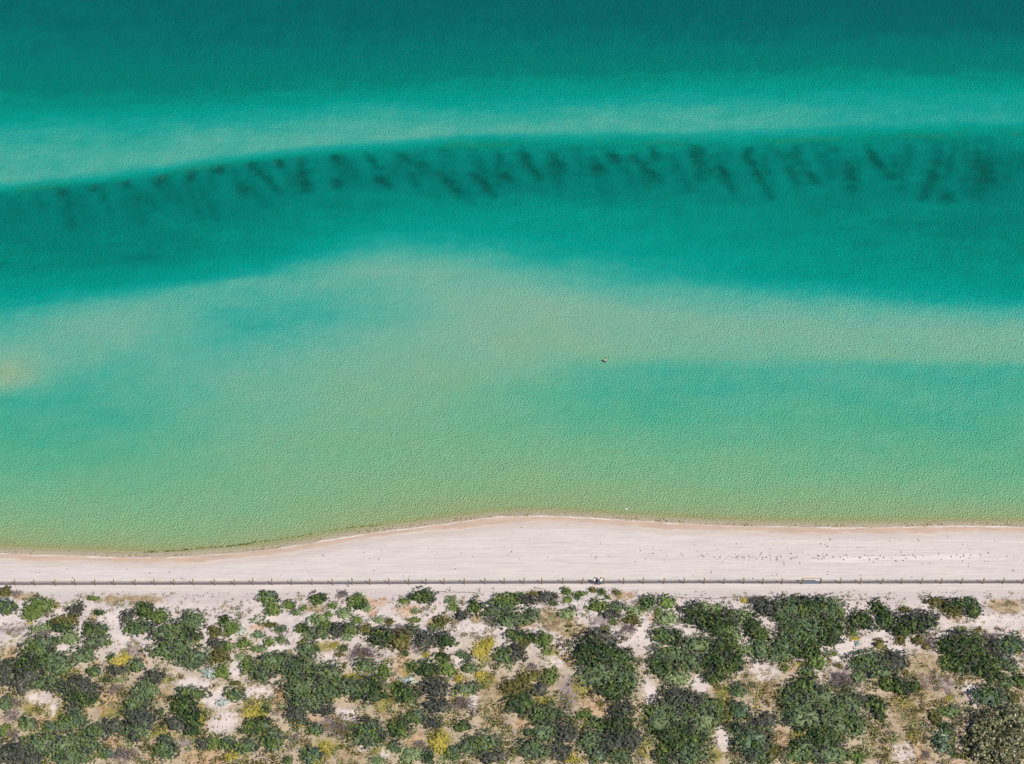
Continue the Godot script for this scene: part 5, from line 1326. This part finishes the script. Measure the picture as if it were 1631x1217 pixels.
func figure(o: Node3D, stride: float, arm: float, top: Material, trousers: Material, long_legs: bool, in_water := false) -> void:
	var hip := 0.92
	var body := []
	var shirt := []
	var legs := []
	body.append([Vector3(0, 1.63, 0.0), Vector3(0, 1.57, -0.015), 0.098, 0.088])      # head
	body.append([Vector3(0, 1.575, -0.085), Vector3(0, 1.555, -0.105), 0.022, 0.016])  # nose
	body.append([Vector3(-0.085, 1.59, 0), Vector3(-0.09, 1.56, 0), 0.022, 0.018])     # ears
	body.append([Vector3(0.085, 1.59, 0), Vector3(0.09, 1.56, 0), 0.022, 0.018])
	body.append([Vector3(0, 1.50, 0.01), Vector3(0, 1.40, 0.01), 0.055, 0.06])
	for b in [[Vector3(-0.14, 1.38, 0), Vector3(0.14, 1.38, 0), 0.075, 0.075], [Vector3(0, 1.32, 0), Vector3(0, 1.08, 0), 0.145, 0.125], [Vector3(-0.06, 1.0, 0), Vector3(0.06, 1.0, 0), 0.125, 0.125]]:
		body.append(b)
		shirt.append(b)
	for s in [-1.0, 1.0]:
		var shoulder := Vector3(s * 0.19, 1.37, 0)
		var elbow := shoulder + Vector3(s * 0.07, -0.28, -0.05 - arm * 0.12 * (1.0 + s * 0.3))
		var wrist := elbow + Vector3(-s * 0.02 * arm, -0.22 + 0.06 * arm, -0.09 - 0.08 * arm)
		body.append([shoulder, elbow, 0.052, 0.042])
		body.append([elbow, wrist, 0.041, 0.030])
		body.append([wrist, wrist + (wrist - elbow).normalized() * 0.08, 0.034, 0.036])
		shirt.append([shoulder, shoulder.lerp(elbow, 0.6), 0.056, 0.055])
		var hipp := Vector3(s * 0.095, hip, 0)
		var knee := Vector3(s * 0.10, 0.49, -0.03 + s * stride * 0.16)
		var ankle := Vector3(s * 0.10, 0.09, 0.02 + s * stride * 0.26)
		body.append([hipp, knee, 0.085, 0.056])
		body.append([knee, ankle, 0.055, 0.036])
		body.append([ankle + Vector3(0, -0.045, 0.03), ankle + Vector3(s * 0.02, -0.055, -0.14), 0.04, 0.032])
		legs.append([hipp, knee, 0.088, 0.066])
		if long_legs:
			legs.append([knee, ankle, 0.066, 0.055])
	legs.append([Vector3(-0.06, 0.97, 0), Vector3(0.06, 0.97, 0), 0.125, 0.125])
	var skin: StandardMaterial3D = M.skin.duplicate()
	skin.albedo_color = Color(0.79, 0.65, 0.58)
	skin.vertex_color_use_as_albedo = false
	var whole := field_mesh(body, 0.0, 0.03)
	part("body", whole, skin, o)
	for s in [-1.0, 1.0]:   # fingers and thumbs
		var shoulder := Vector3(s * 0.19, 1.37, 0)
		var elbow := shoulder + Vector3(s * 0.07, -0.28, -0.05 - arm * 0.12 * (1.0 + s * 0.3))
		var wrist := elbow + Vector3(-s * 0.02 * arm, -0.22 + 0.06 * arm, -0.09 - 0.08 * arm)
		var along := (wrist - elbow).normalized()
		var palm := wrist + along * 0.09
		var hand := Shape.new()
		for k in 5:
			var side := Vector3(0, 0.25, 1.0).normalized() * (k - 1.5) * 0.020
			var from := palm + side
			var length: float = [0.070, 0.080, 0.075, 0.060, 0.055][k]
			var out := along
			if k == 4:
				from = wrist + along * 0.03 - Vector3(0, 0.25, 1.0).normalized() * 0.035
				out = (along - Vector3(0, 0.1, 0.8)).normalized()
			hand.tube([from, from + out * length * 0.55, from + out * length * 0.9 + Vector3(-s * 0.018, 0, 0)], [0.010, 0.009, 0.007], 5, Color(0.55, 0.32, 0.23))
		part("fingers", built(hand), M.skin, o)
	var hair := field_mesh([[Vector3(0, 1.655, 0.012), Vector3(0, 1.60, 0.035), 0.102, 0.095], [Vector3(0, 1.58, 0.05), Vector3(0, 1.50, 0.06), 0.07, 0.055]], 0.004, 0.025)
	part("hair", hair, M.hair, o)
	if top:
		part("shirt", field_mesh(shirt, 0.016, 0.03, 0.93, 1.46), top, o)
	part("trousers" if long_legs else "shorts", field_mesh(legs, 0.012, 0.03, 0.12 if long_legs else 0.52, 1.04), trousers, o)


func people() -> void:
	var a := thing("person", "leftmost of three people at the fence, white top and dark shorts", "person", on_ground(PEOPLE[0]), "people standing at the fence")
	figure(a, 0.5, 0.4, M.white_cloth, M.dark_cloth, false)
	a.rotation.y = 1.2
	var b := thing("person", "middle person at the fence in dark plum top and blue trousers", "person", on_ground(PEOPLE[1]), "people standing at the fence")
	figure(b, -0.6, 0.8, M.plum_cloth, M.denim, true)
	b.rotation.y = -0.9
	var c := thing("person", "right hand person at the fence in white top and blue trousers", "person", on_ground(PEOPLE[2]), "people standing at the fence")
	figure(c, 0.6, 0.3, M.white_cloth, M.denim, true)
	c.rotation.y = 1.4
	var w: Vector2 = SWIMMER[0]
	var d := thing("person", "bather with bare back standing waist deep in the green water", "person", Vector3(w.x, -0.64, w.y))
	figure(d, 0.3, 0.9, null, M.dark_cloth, false, true)
	d.rotation.y = 0.4
	var g := thing("gull", "small white gull floating in the shallows near the shore", "bird", Vector3(GULL[0].x, 0.02, GULL[0].y))
	part("body", field_mesh([[Vector3(-0.10, 0.06, 0), Vector3(0.08, 0.05, 0), 0.075, 0.06], [Vector3(0.10, 0.07, 0), Vector3(0.26, 0.10, 0), 0.045, 0.012], [Vector3(-0.13, 0.10, 0), Vector3(-0.17, 0.19, 0), 0.04, 0.035], [Vector3(-0.18, 0.20, 0), Vector3(-0.20, 0.20, 0), 0.042, 0.035]], 0.0, 0.015), M.feather, g)
	for s in [-1.0, 1.0]:
		part("wing", field_mesh([[Vector3(-0.06, 0.10, s * 0.06), Vector3(0.10, 0.11, s * 0.075), 0.035, 0.025], [Vector3(0.10, 0.11, s * 0.075), Vector3(0.30, 0.12, s * 0.03), 0.024, 0.008]], 0.0, 0.012), M.grey_feather, g)
	var s := Shape.new()
	s.tube([Vector3(-0.23, 0.20, 0), Vector3(-0.29, 0.19, 0)], [0.014, 0.004], 6, Color.WHITE)
	part("beak", built(s), M.beak, g)
	g.scale = Vector3.ONE * 1.1
	g.rotation.y = 0.5


# ================================================================ plants
# the leaf colours of each kind: two greens (or greys) that its clumps range between, real base colours
const LEAF := {
	"T": [[68, 88, 62], [116, 133, 96]], "D": [[40, 58, 34], [78, 98, 55]], "G": [[72, 94, 46], [122, 138, 76]], "L": [[98, 118, 80], [146, 162, 114]], "H": [[50, 56, 36], [150, 150, 110]],
	"O": [[78, 80, 40], [118, 112, 66]], "N": [[58, 62, 55], [98, 101, 90]], "P": [[100, 90, 94], [150, 138, 138]], "Y": [[144, 136, 54], [186, 172, 88]], "M": [[110, 108, 56], [158, 150, 88]],
	"S": [[150, 164, 158], [200, 210, 202]], "B": [[60, 80, 62], [104, 124, 96]]}

func plant(row: Array, number: int) -> void:
	var called: String = row[0]
	var lobes: Array = row[2]
	var base := on_ground(Vector2(lobes[0][1], lobes[0][2]))
	var cat: String = {"seedling": "plant", "dead_shrub": "dead shrub", "tussock": "grass tussock"}.get(called, called)
	var group: String = {"shrub": "shrubs on the dune", "thicket": "thickets on the dune", "seedling": "small plants on the dune", "dead_shrub": "dead shrubs on the dune", "bush": "yellow green cushions on the dune"}.get(called, "")
	var o := thing({"seedling": "small_plant", "bush": "cushion_bush", "tussock": "grass_tussock", "tree": "coast_tree"}.get(called, called), row[1], cat, base, group)
	var r := RandomNumberGenerator.new()
	r.seed = 1000 + number * 77
	for q in lobes:
		var kind: String = q[0]
		var sparse := kind.length() > 1
		kind = kind[0]
		var s := Shape.new()
		var at := Vector3(q[1], height(q[1], q[2]) - 0.05, q[2]) - base
		var more := (1.22 if called == "thicket" else 1.14) + 0.12 * smoothstep(12.0, 28.0, q[2])
		if kind == "P":
			twiggy(s, at, q[3] * 1.1, q[5], q[4] * 1.1, r)
		else:
			leafy(s, at, q[3] * more, q[5] * 1.1, q[4] * (more - 0.05), kind, sparse, r, called == "tree")
		part("dead_twigs" if kind == "P" else "foliage", built(s), M.twig if kind == "P" else M.gloss_leaf if called == "tree" else M.leaf, o)
	# the stems that carry it
	var first: Array = lobes[0]
	var st := Shape.new()
	var n := 4 if called == "seedling" else 7
	for k in n:
		var w := TAU * k / n + r.randf() * 0.6
		var reach := Vector3(cos(w) * first[3] * 0.6, first[5] * r.randf_range(0.55, 0.8), sin(w) * first[4] * 0.6)
		var thick := clampf(first[5] * 0.035, 0.015, 0.12)
		st.tube([Vector3(cos(w) * 0.08, -0.15, sin(w) * 0.08), reach * Vector3(0.45, 0.6, 0.45), reach], [thick, thick * 0.7, thick * 0.3], 5, Color.WHITE)
	part("trunk" if called == "tree" else "stems", built(st), M.bark, o)


func leaf_color(kind: String, t: float, r: RandomNumberGenerator) -> Color:
	var p: Array = LEAF[kind]
	var a := lin(p[0][0], p[0][1], p[0][2], 1.22)
	var b := lin(p[1][0], p[1][1], p[1][2], 1.22)
	var k := r.randf_range(0.8, 1.22)
	var c := a.lerp(b, clampf(t + r.randfn(0, 0.16), 0.0, 1.0))
	return Color(c.r * k, c.g * k, c.b * k)


func leafy(s: Shape, at: Vector3, a: float, h: float, b: float, kind: String, sparse: bool, r: RandomNumberGenerator, glossy: bool) -> void:
	# clumps of leaves over a bumpy dome of half-axes a, h, b, and a rough mass of inner leaves below them
	var seed_x := r.randf() * 500.0
	var mid := leaf_color(kind, 0.35, r)
	if not sparse:
		var rings := 5
		var sides := 14
		var start := s.v.size()
		for j in rings + 1:
			var v := PI * 0.5 * j / rings
			for i in sides:
				var w := TAU * i / sides
				var k := 0.70 * outline(w, v, seed_x)
				s.v.append(at + Vector3(cos(w) * cos(v) * a * k, sin(v) * h * k * 0.95, sin(w) * cos(v) * b * k))
				s.c.append(mid)
		for j in rings:
			for i in sides:
				var p := start + j * sides + i
				var q := start + j * sides + (i + 1) % sides
				for e in [p, q, p + sides, q, q + sides, p + sides]:
					s.i.append(e)
	var area := TAU * pow((pow(a * b, 1.6) + pow(a * h, 1.6) + pow(b * h, 1.6)) / 3.0, 0.625)
	var small := minf(a, b) < 0.9
	var per := 9.0 if small else 6.4
	if sparse:
		per *= 0.5
	var clumps := int(area * per) + 6
	var big := (0.62 if small else 1.0) * (1.25 if glossy else 1.0)
	for k in clumps:
		var up := pow(r.randf(), 0.85) * 1.04 - 0.04
		var w := r.randf() * TAU
		var flat := sqrt(maxf(0.0, 1.0 - up * up))
		var dir := Vector3(cos(w) * flat, up, sin(w) * flat)
		var v := asin(clampf(up, 0.0, 1.0))
		var out := outline(w, v, seed_x) * r.randf_range(0.80, 1.06)
		var p := at + Vector3(dir.x * a, dir.y * h, dir.z * b) * out
		var normal := Vector3(dir.x / a, dir.y / h, dir.z / b).normalized()
		var rc := r.randf_range(0.13, 0.31) * big
		var tone := clampf(0.42 + 0.9 * patch.get_noise_2d(p.x * 1.6 + seed_x, p.z * 1.6) + r.randfn(0, 0.15), 0.0, 1.0)
		var tint := kind
		var blend := patch.get_noise_2d(p.x * 1.1 + 400.0, p.z * 1.1) + r.randfn(0, 0.08)
		if kind in ["T", "D", "B"]:
			tint = "N" if blend < -0.26 else "G" if blend > 0.27 else "O" if r.randf() < 0.06 else kind
		var col := leaf_color(tint, tone, r)
		for n in 11:
			var d := (normal * 0.9 + Vector3(r.randf_range(-1, 1), r.randf_range(-1, 1), r.randf_range(-1, 1))).normalized()
			var c := p + d * rc * r.randf_range(0.55, 1.0)
			c.y = maxf(c.y, at.y + 0.03)
			var nn := (d + Vector3(r.randf_range(-0.45, 0.45), r.randf_range(-0.1, 0.6), r.randf_range(-0.45, 0.45))).normalized()
			var t := nn.cross(Vector3(r.randf_range(-1, 1), r.randf_range(-1, 1), r.randf_range(-1, 1))).normalized()
			var u := nn.cross(t)
			t *= r.randf_range(0.09, 0.15) * big
			u *= r.randf_range(0.05, 0.08) * big
			var shade := r.randf_range(0.9, 1.12)
			s.quad(c - t, c - u, c + t, c + u, Color(col.r * shade, col.g * shade, col.b * shade))


func outline(w: float, v: float, sx: float) -> float:
	return 1.0 + 0.55 * hills.get_noise_3d(cos(w) * 9.0 + sx, sin(w) * 9.0, v * 6.0) + 0.30 * patch.get_noise_3d(cos(w) * 4.0 + sx, sin(w) * 4.0, v * 3.0)


func twiggy(s: Shape, at: Vector3, a: float, h: float, b: float, r: RandomNumberGenerator) -> void:
	var area := TAU * pow((pow(a * b, 1.6) + pow(a * h, 1.6) + pow(b * h, 1.6)) / 3.0, 0.625)
	for k in int(area * 22.0) + 14:
		var up := r.randf() * 0.95 + 0.03
		var w := r.randf() * TAU
		var flat := sqrt(1.0 - up * up)
		var e := r.randf_range(0.75, 1.08) * outline(w, up, at.x)
		var tip := at + Vector3(cos(w) * flat * a, up * h, sin(w) * flat * b) * e
		var root := at + (tip - at) * r.randf_range(0.15, 0.7) + Vector3(r.randfn(0, 0.08), 0, r.randfn(0, 0.08))
		var d := (tip - root)
		var side := d.cross(Vector3(r.randf_range(-1, 1), r.randf_range(-1, 1), r.randf_range(-1, 1))).normalized() * r.randf_range(0.012, 0.03)
		var col := leaf_color("P", r.randf(), r)
		s.tri(root - side, root + side, tip, col)
		var side2 := side.cross(d).normalized() * side.length()
		s.tri(root - side2, root + side2, tip, col)
		for n in 3:
			var c := root.lerp(tip, r.randf_range(0.6, 1.0)) + Vector3(r.randfn(0, 0.06), r.randfn(0, 0.04), r.randfn(0, 0.06))
			var t := Vector3(r.randf_range(-1, 1), r.randf_range(-0.6, 1), r.randf_range(-1, 1)).normalized() * 0.09
			var u := t.cross(Vector3(r.randf_range(-1, 1), r.randf_range(-1, 1), r.randf_range(-1, 1))).normalized() * 0.045
			s.quad(c - t, c - u, c + t, c + u, leaf_color("P", r.randf(), r))


# ================================================================ what nobody would count
func scatter(called: String, mesh: Mesh, m: Material, list: Array) -> void:
	var mm := MultiMesh.new()
	mm.transform_format = MultiMesh.TRANSFORM_3D
	mm.use_colors = true
	mm.mesh = mesh
	mm.instance_count = list.size()
	for k in list.size():
		mm.set_instance_transform(k, list[k][0])
		mm.set_instance_color(k, list[k][1])
	var o := MultiMeshInstance3D.new()
	o.name = numbered(called)
	o.multimesh = mm
	o.material_override = m
	add_child(o)
	o.set_meta("kind", "stuff")


func grass() -> void:
	var tuft := Shape.new()
	var r := RandomNumberGenerator.new()
	r.seed = 8
	for k in 12:
		var w := r.randf() * TAU
		var lean := Vector3(cos(w) * r.randf_range(0.1, 0.32), r.randf_range(0.14, 0.34), sin(w) * r.randf_range(0.1, 0.32))
		var root := Vector3(r.randfn(0, 0.06), -0.03, r.randfn(0, 0.06))
		var side := Vector3(-sin(w), 0, cos(w)) * 0.035
		tuft.tri(root - side, root + side, root + lean, Color.WHITE)
		tuft.tri(root + side * 0.7 + lean * 0.6, root - side * 0.7 + lean * 0.6, root + lean * 1.15 + Vector3(0, -0.06, 0), Color.WHITE)
	var mesh := built(tuft)
	var tone := {"T": [[190, 164, 128], [146, 128, 102]], "R": [[208, 170, 134], [172, 138, 104]], "Y": [[172, 162, 86], [136, 136, 66]], "L": [[140, 124, 124], [112, 98, 100]]}
	var list := []
	for q in ZONES:
		if q[0] == "W":
			continue
		for k in int(q[3] * q[4] * (14.0 if q[0] in ["Y", "T"] else 9.0)):
			var w := rng.randf() * TAU
			var d := sqrt(rng.randf()) * 1.05
			var x: float = q[1] + cos(w) * d * q[3]
			var z: float = q[2] + sin(w) * d * q[4]
			if z < 3.0 or patch.get_noise_2d(x * 1.5, z * 1.5) < -0.22:
				continue
			var t: Array = tone[q[0]]
			var c := lin(t[0][0], t[0][1], t[0][2], 1.2).lerp(lin(t[1][0], t[1][1], t[1][2], 1.2), rng.randf())
			var size := rng.randf_range(0.5, 1.2)
			list.append([Transform3D(Basis.from_euler(Vector3(0, rng.randf() * TAU, 0)).scaled(Vector3.ONE * size), Vector3(x, height(x, z), z)), c])
	# thin marram tufts on the sandy front of the dune
	for k in 2600:
		var x := rng.randf_range(-84, 84)
		var z := 3.2 + pow(rng.randf(), 1.4) * 30.0
		if patch.get_noise_2d(x * 0.8 + 70.0, z * 0.8) < 0.08:
			continue
		var c := lin(150, 138, 92, 1.2).lerp(lin(110, 116, 72, 1.2), rng.randf())
		list.append([Transform3D(Basis.from_euler(Vector3(0, rng.randf() * TAU, 0)).scaled(Vector3.ONE * rng.randf_range(0.4, 1.0)), Vector3(x, height(x, z), z)), c])
	scatter("dry_grass", mesh, M.grass, list)


func ground_cover() -> void:   # low herbs and seedlings between the shrubs
	var herb := Shape.new()
	var r := RandomNumberGenerator.new()
	r.seed = 21
	for k in 16:
		var d := Vector3(r.randfn(0, 0.16), 0.03 + absf(r.randfn(0, 0.08)), r.randfn(0, 0.16))
		var t := Vector3(r.randf_range(-1, 1), r.randf_range(-0.3, 0.6), r.randf_range(-1, 1)).normalized() * 0.10
		var u := t.cross(Vector3(r.randf_range(-1, 1), 0.3, r.randf_range(-1, 1))).normalized() * 0.055
		herb.quad(d - t, d - u, d + t, d + u, Color.WHITE)
	var list := []
	for k in 22000:
		var x := rng.randf_range(-84, 84)
		var z := 4.0 + 34.0 * pow(rng.randf(), 0.9)
		var n := patch.get_noise_2d(x * 0.7 + 140.0, z * 0.7) + 0.7 * hills.get_noise_2d(x * 1.5 + 60.0, z * 1.5)
		if n < 0.22 - 0.32 * smoothstep(8.0, 26.0, z) + rng.randf_range(-0.12, 0.12):
			continue
		if bare(x, z) and rng.randf() < 0.9:
			continue
		var pick := hills.get_noise_2d(x * 2.5, z * 2.5 + 200.0) + rng.randfn(0, 0.15)
		var kind := "O" if pick < -0.14 else "M" if pick < 0.0 else "T" if pick < 0.1 else "P" if pick < 0.18 else "L" if rng.randf() < 0.4 else "M"
		list.append([Transform3D(Basis.from_euler(Vector3(0, rng.randf() * TAU, 0)).scaled(Vector3.ONE * rng.randf_range(0.5, 1.4 + 1.3 * smoothstep(12.0, 28.0, z) * rng.randf())), Vector3(x, height(x, z), z)), leaf_color(kind, rng.randf(), rng)])
	scatter("ground_cover", built(herb), M.leaf, list)


func bare(x: float, z: float) -> bool:
	for q in zone_cells.get(Vector2i(int(floor(x / 4.0)), int(floor(z / 4.0))), []):
		if q[0] == "W" and Vector2((x - q[1]) / q[3], (z - q[2]) / q[4]).length() < 0.95 + 0.4 * patch.get_noise_2d(x, z):
			return true
	return false


func litter() -> void:
	var bit := Shape.new()
	bit.tube([Vector3(-0.14, 0.02, 0), Vector3(0.0, 0.05, 0.03), Vector3(0.14, 0.02, -0.02)], [0.02, 0.03, 0.012], 4, Color.WHITE)
	bit.tube([Vector3(0.0, 0.03, 0.0), Vector3(0.06, 0.06, 0.12)], [0.025, 0.01], 4, Color.WHITE)
	var list := []
	for k in 20000:
		var x := rng.randf_range(-86, 86)
		var z := 2.7 + pow(rng.randf(), 1.15) * 34.0
		var n := patch.get_noise_2d(x * 0.9 + 20.0, z * 0.9 + 50.0) + 0.4 * hills.get_noise_2d(x * 2.0, z * 2.0)
		if n < rng.randf_range(-0.1, 0.35) or z < 3.2 + 0.9 * patch.get_noise_2d(x * 0.5, 17.0):
			continue
		var c := lin(118, 98, 100, 1.2).lerp(lin(84, 72, 62, 1.2), rng.randf())
		var size := rng.randf_range(0.35, 1.25)
		list.append([Transform3D(Basis.from_euler(Vector3(rng.randfn(0, 0.3), rng.randf() * TAU, rng.randfn(0, 0.3))).scaled(Vector3.ONE * size), Vector3(x, height(x, z) + 0.01, z)), c])
	scatter("leaf_litter", built(bit), M.twig, list)


func scraps() -> void:   # seaweed washed about: a line in the shallows, bits along the edge, dry bits up the beach
	var bit := Shape.new()
	var r := RandomNumberGenerator.new()
	r.seed = 4
	for k in 9:
		var c := Vector3(r.randfn(0, 0.09), 0.02 + r.randf() * 0.05, r.randfn(0, 0.05))
		var t := Vector3(r.randf_range(-1, 1), r.randf_range(-0.2, 0.4), r.randf_range(-0.6, 0.6)).normalized() * 0.10
		var u := Vector3(-t.z, 0.02, t.x).normalized() * 0.04
		bit.quad(c - t, c - u, c + t, c + u, Color.WHITE)
	var mesh := built(bit)
	var list := []
	for k in WEED_LINE.size() - 1:
		var a: Vector2 = WEED_LINE[k]
		var b: Vector2 = WEED_LINE[k + 1]
		var dense := 16.0 if k >= 1 and k < 9 else 5.0
		var wide := 0.10 if k >= 1 and k < 9 else 0.05
		if k == 0:
			dense = 1.5
		for n in int(a.distance_to(b) * dense):
			var p := a.lerp(b, rng.randf())
			if fine.get_noise_2d(p.x * 0.6, 5.0) < -0.28:
				continue
			list.append([Transform3D(Basis.from_euler(Vector3(0, rng.randfn(0, 0.5), 0)).scaled(Vector3.ONE * rng.randf_range(0.35, 0.8)), Vector3(p.x, 0.03, p.y + rng.randfn(0, wide) + 0.25 * patch.get_noise_2d(p.x * 0.4, 8.0))), lin(70, 74, 26).lerp(lin(104, 104, 40), rng.randf())])
	scatter("seaweed_line", mesh, M.weed, list)
	list = []
	for k in 900:
		var x := rng.randf_range(-84, 84)
		if patch.get_noise_2d(x * 0.3, 55.0) < -0.05 and rng.randf() < 0.8:
			continue
		var z := shore(x) - 0.15 - absf(rng.randfn(0, 0.35))
		list.append([Transform3D(Basis.from_euler(Vector3(0, rng.randfn(0, 0.6), 0)).scaled(Vector3.ONE * rng.randf_range(0.3, 0.9)), Vector3(x, 0.03, z)), lin(150, 140, 60).lerp(lin(120, 110, 50), rng.randf())])
	for k in 300:
		var x := rng.randfn(48, 20) if k < 220 else rng.randf_range(-84, 84)
		var z := -4.4 + rng.randfn(0, 0.45) if k < 180 else rng.randf_range(shore(x) + 2.5, 0.5)
		list.append([Transform3D(Basis.from_euler(Vector3(0, rng.randf() * 6.0, 0)).scaled(Vector3.ONE * rng.randf_range(0.3, 1.0)), Vector3(x, height(x, z) + 0.01, z)), lin(150, 136, 128).lerp(lin(100, 90, 84), rng.randf())])
	scatter("seaweed_scraps", mesh, M.weed, list)
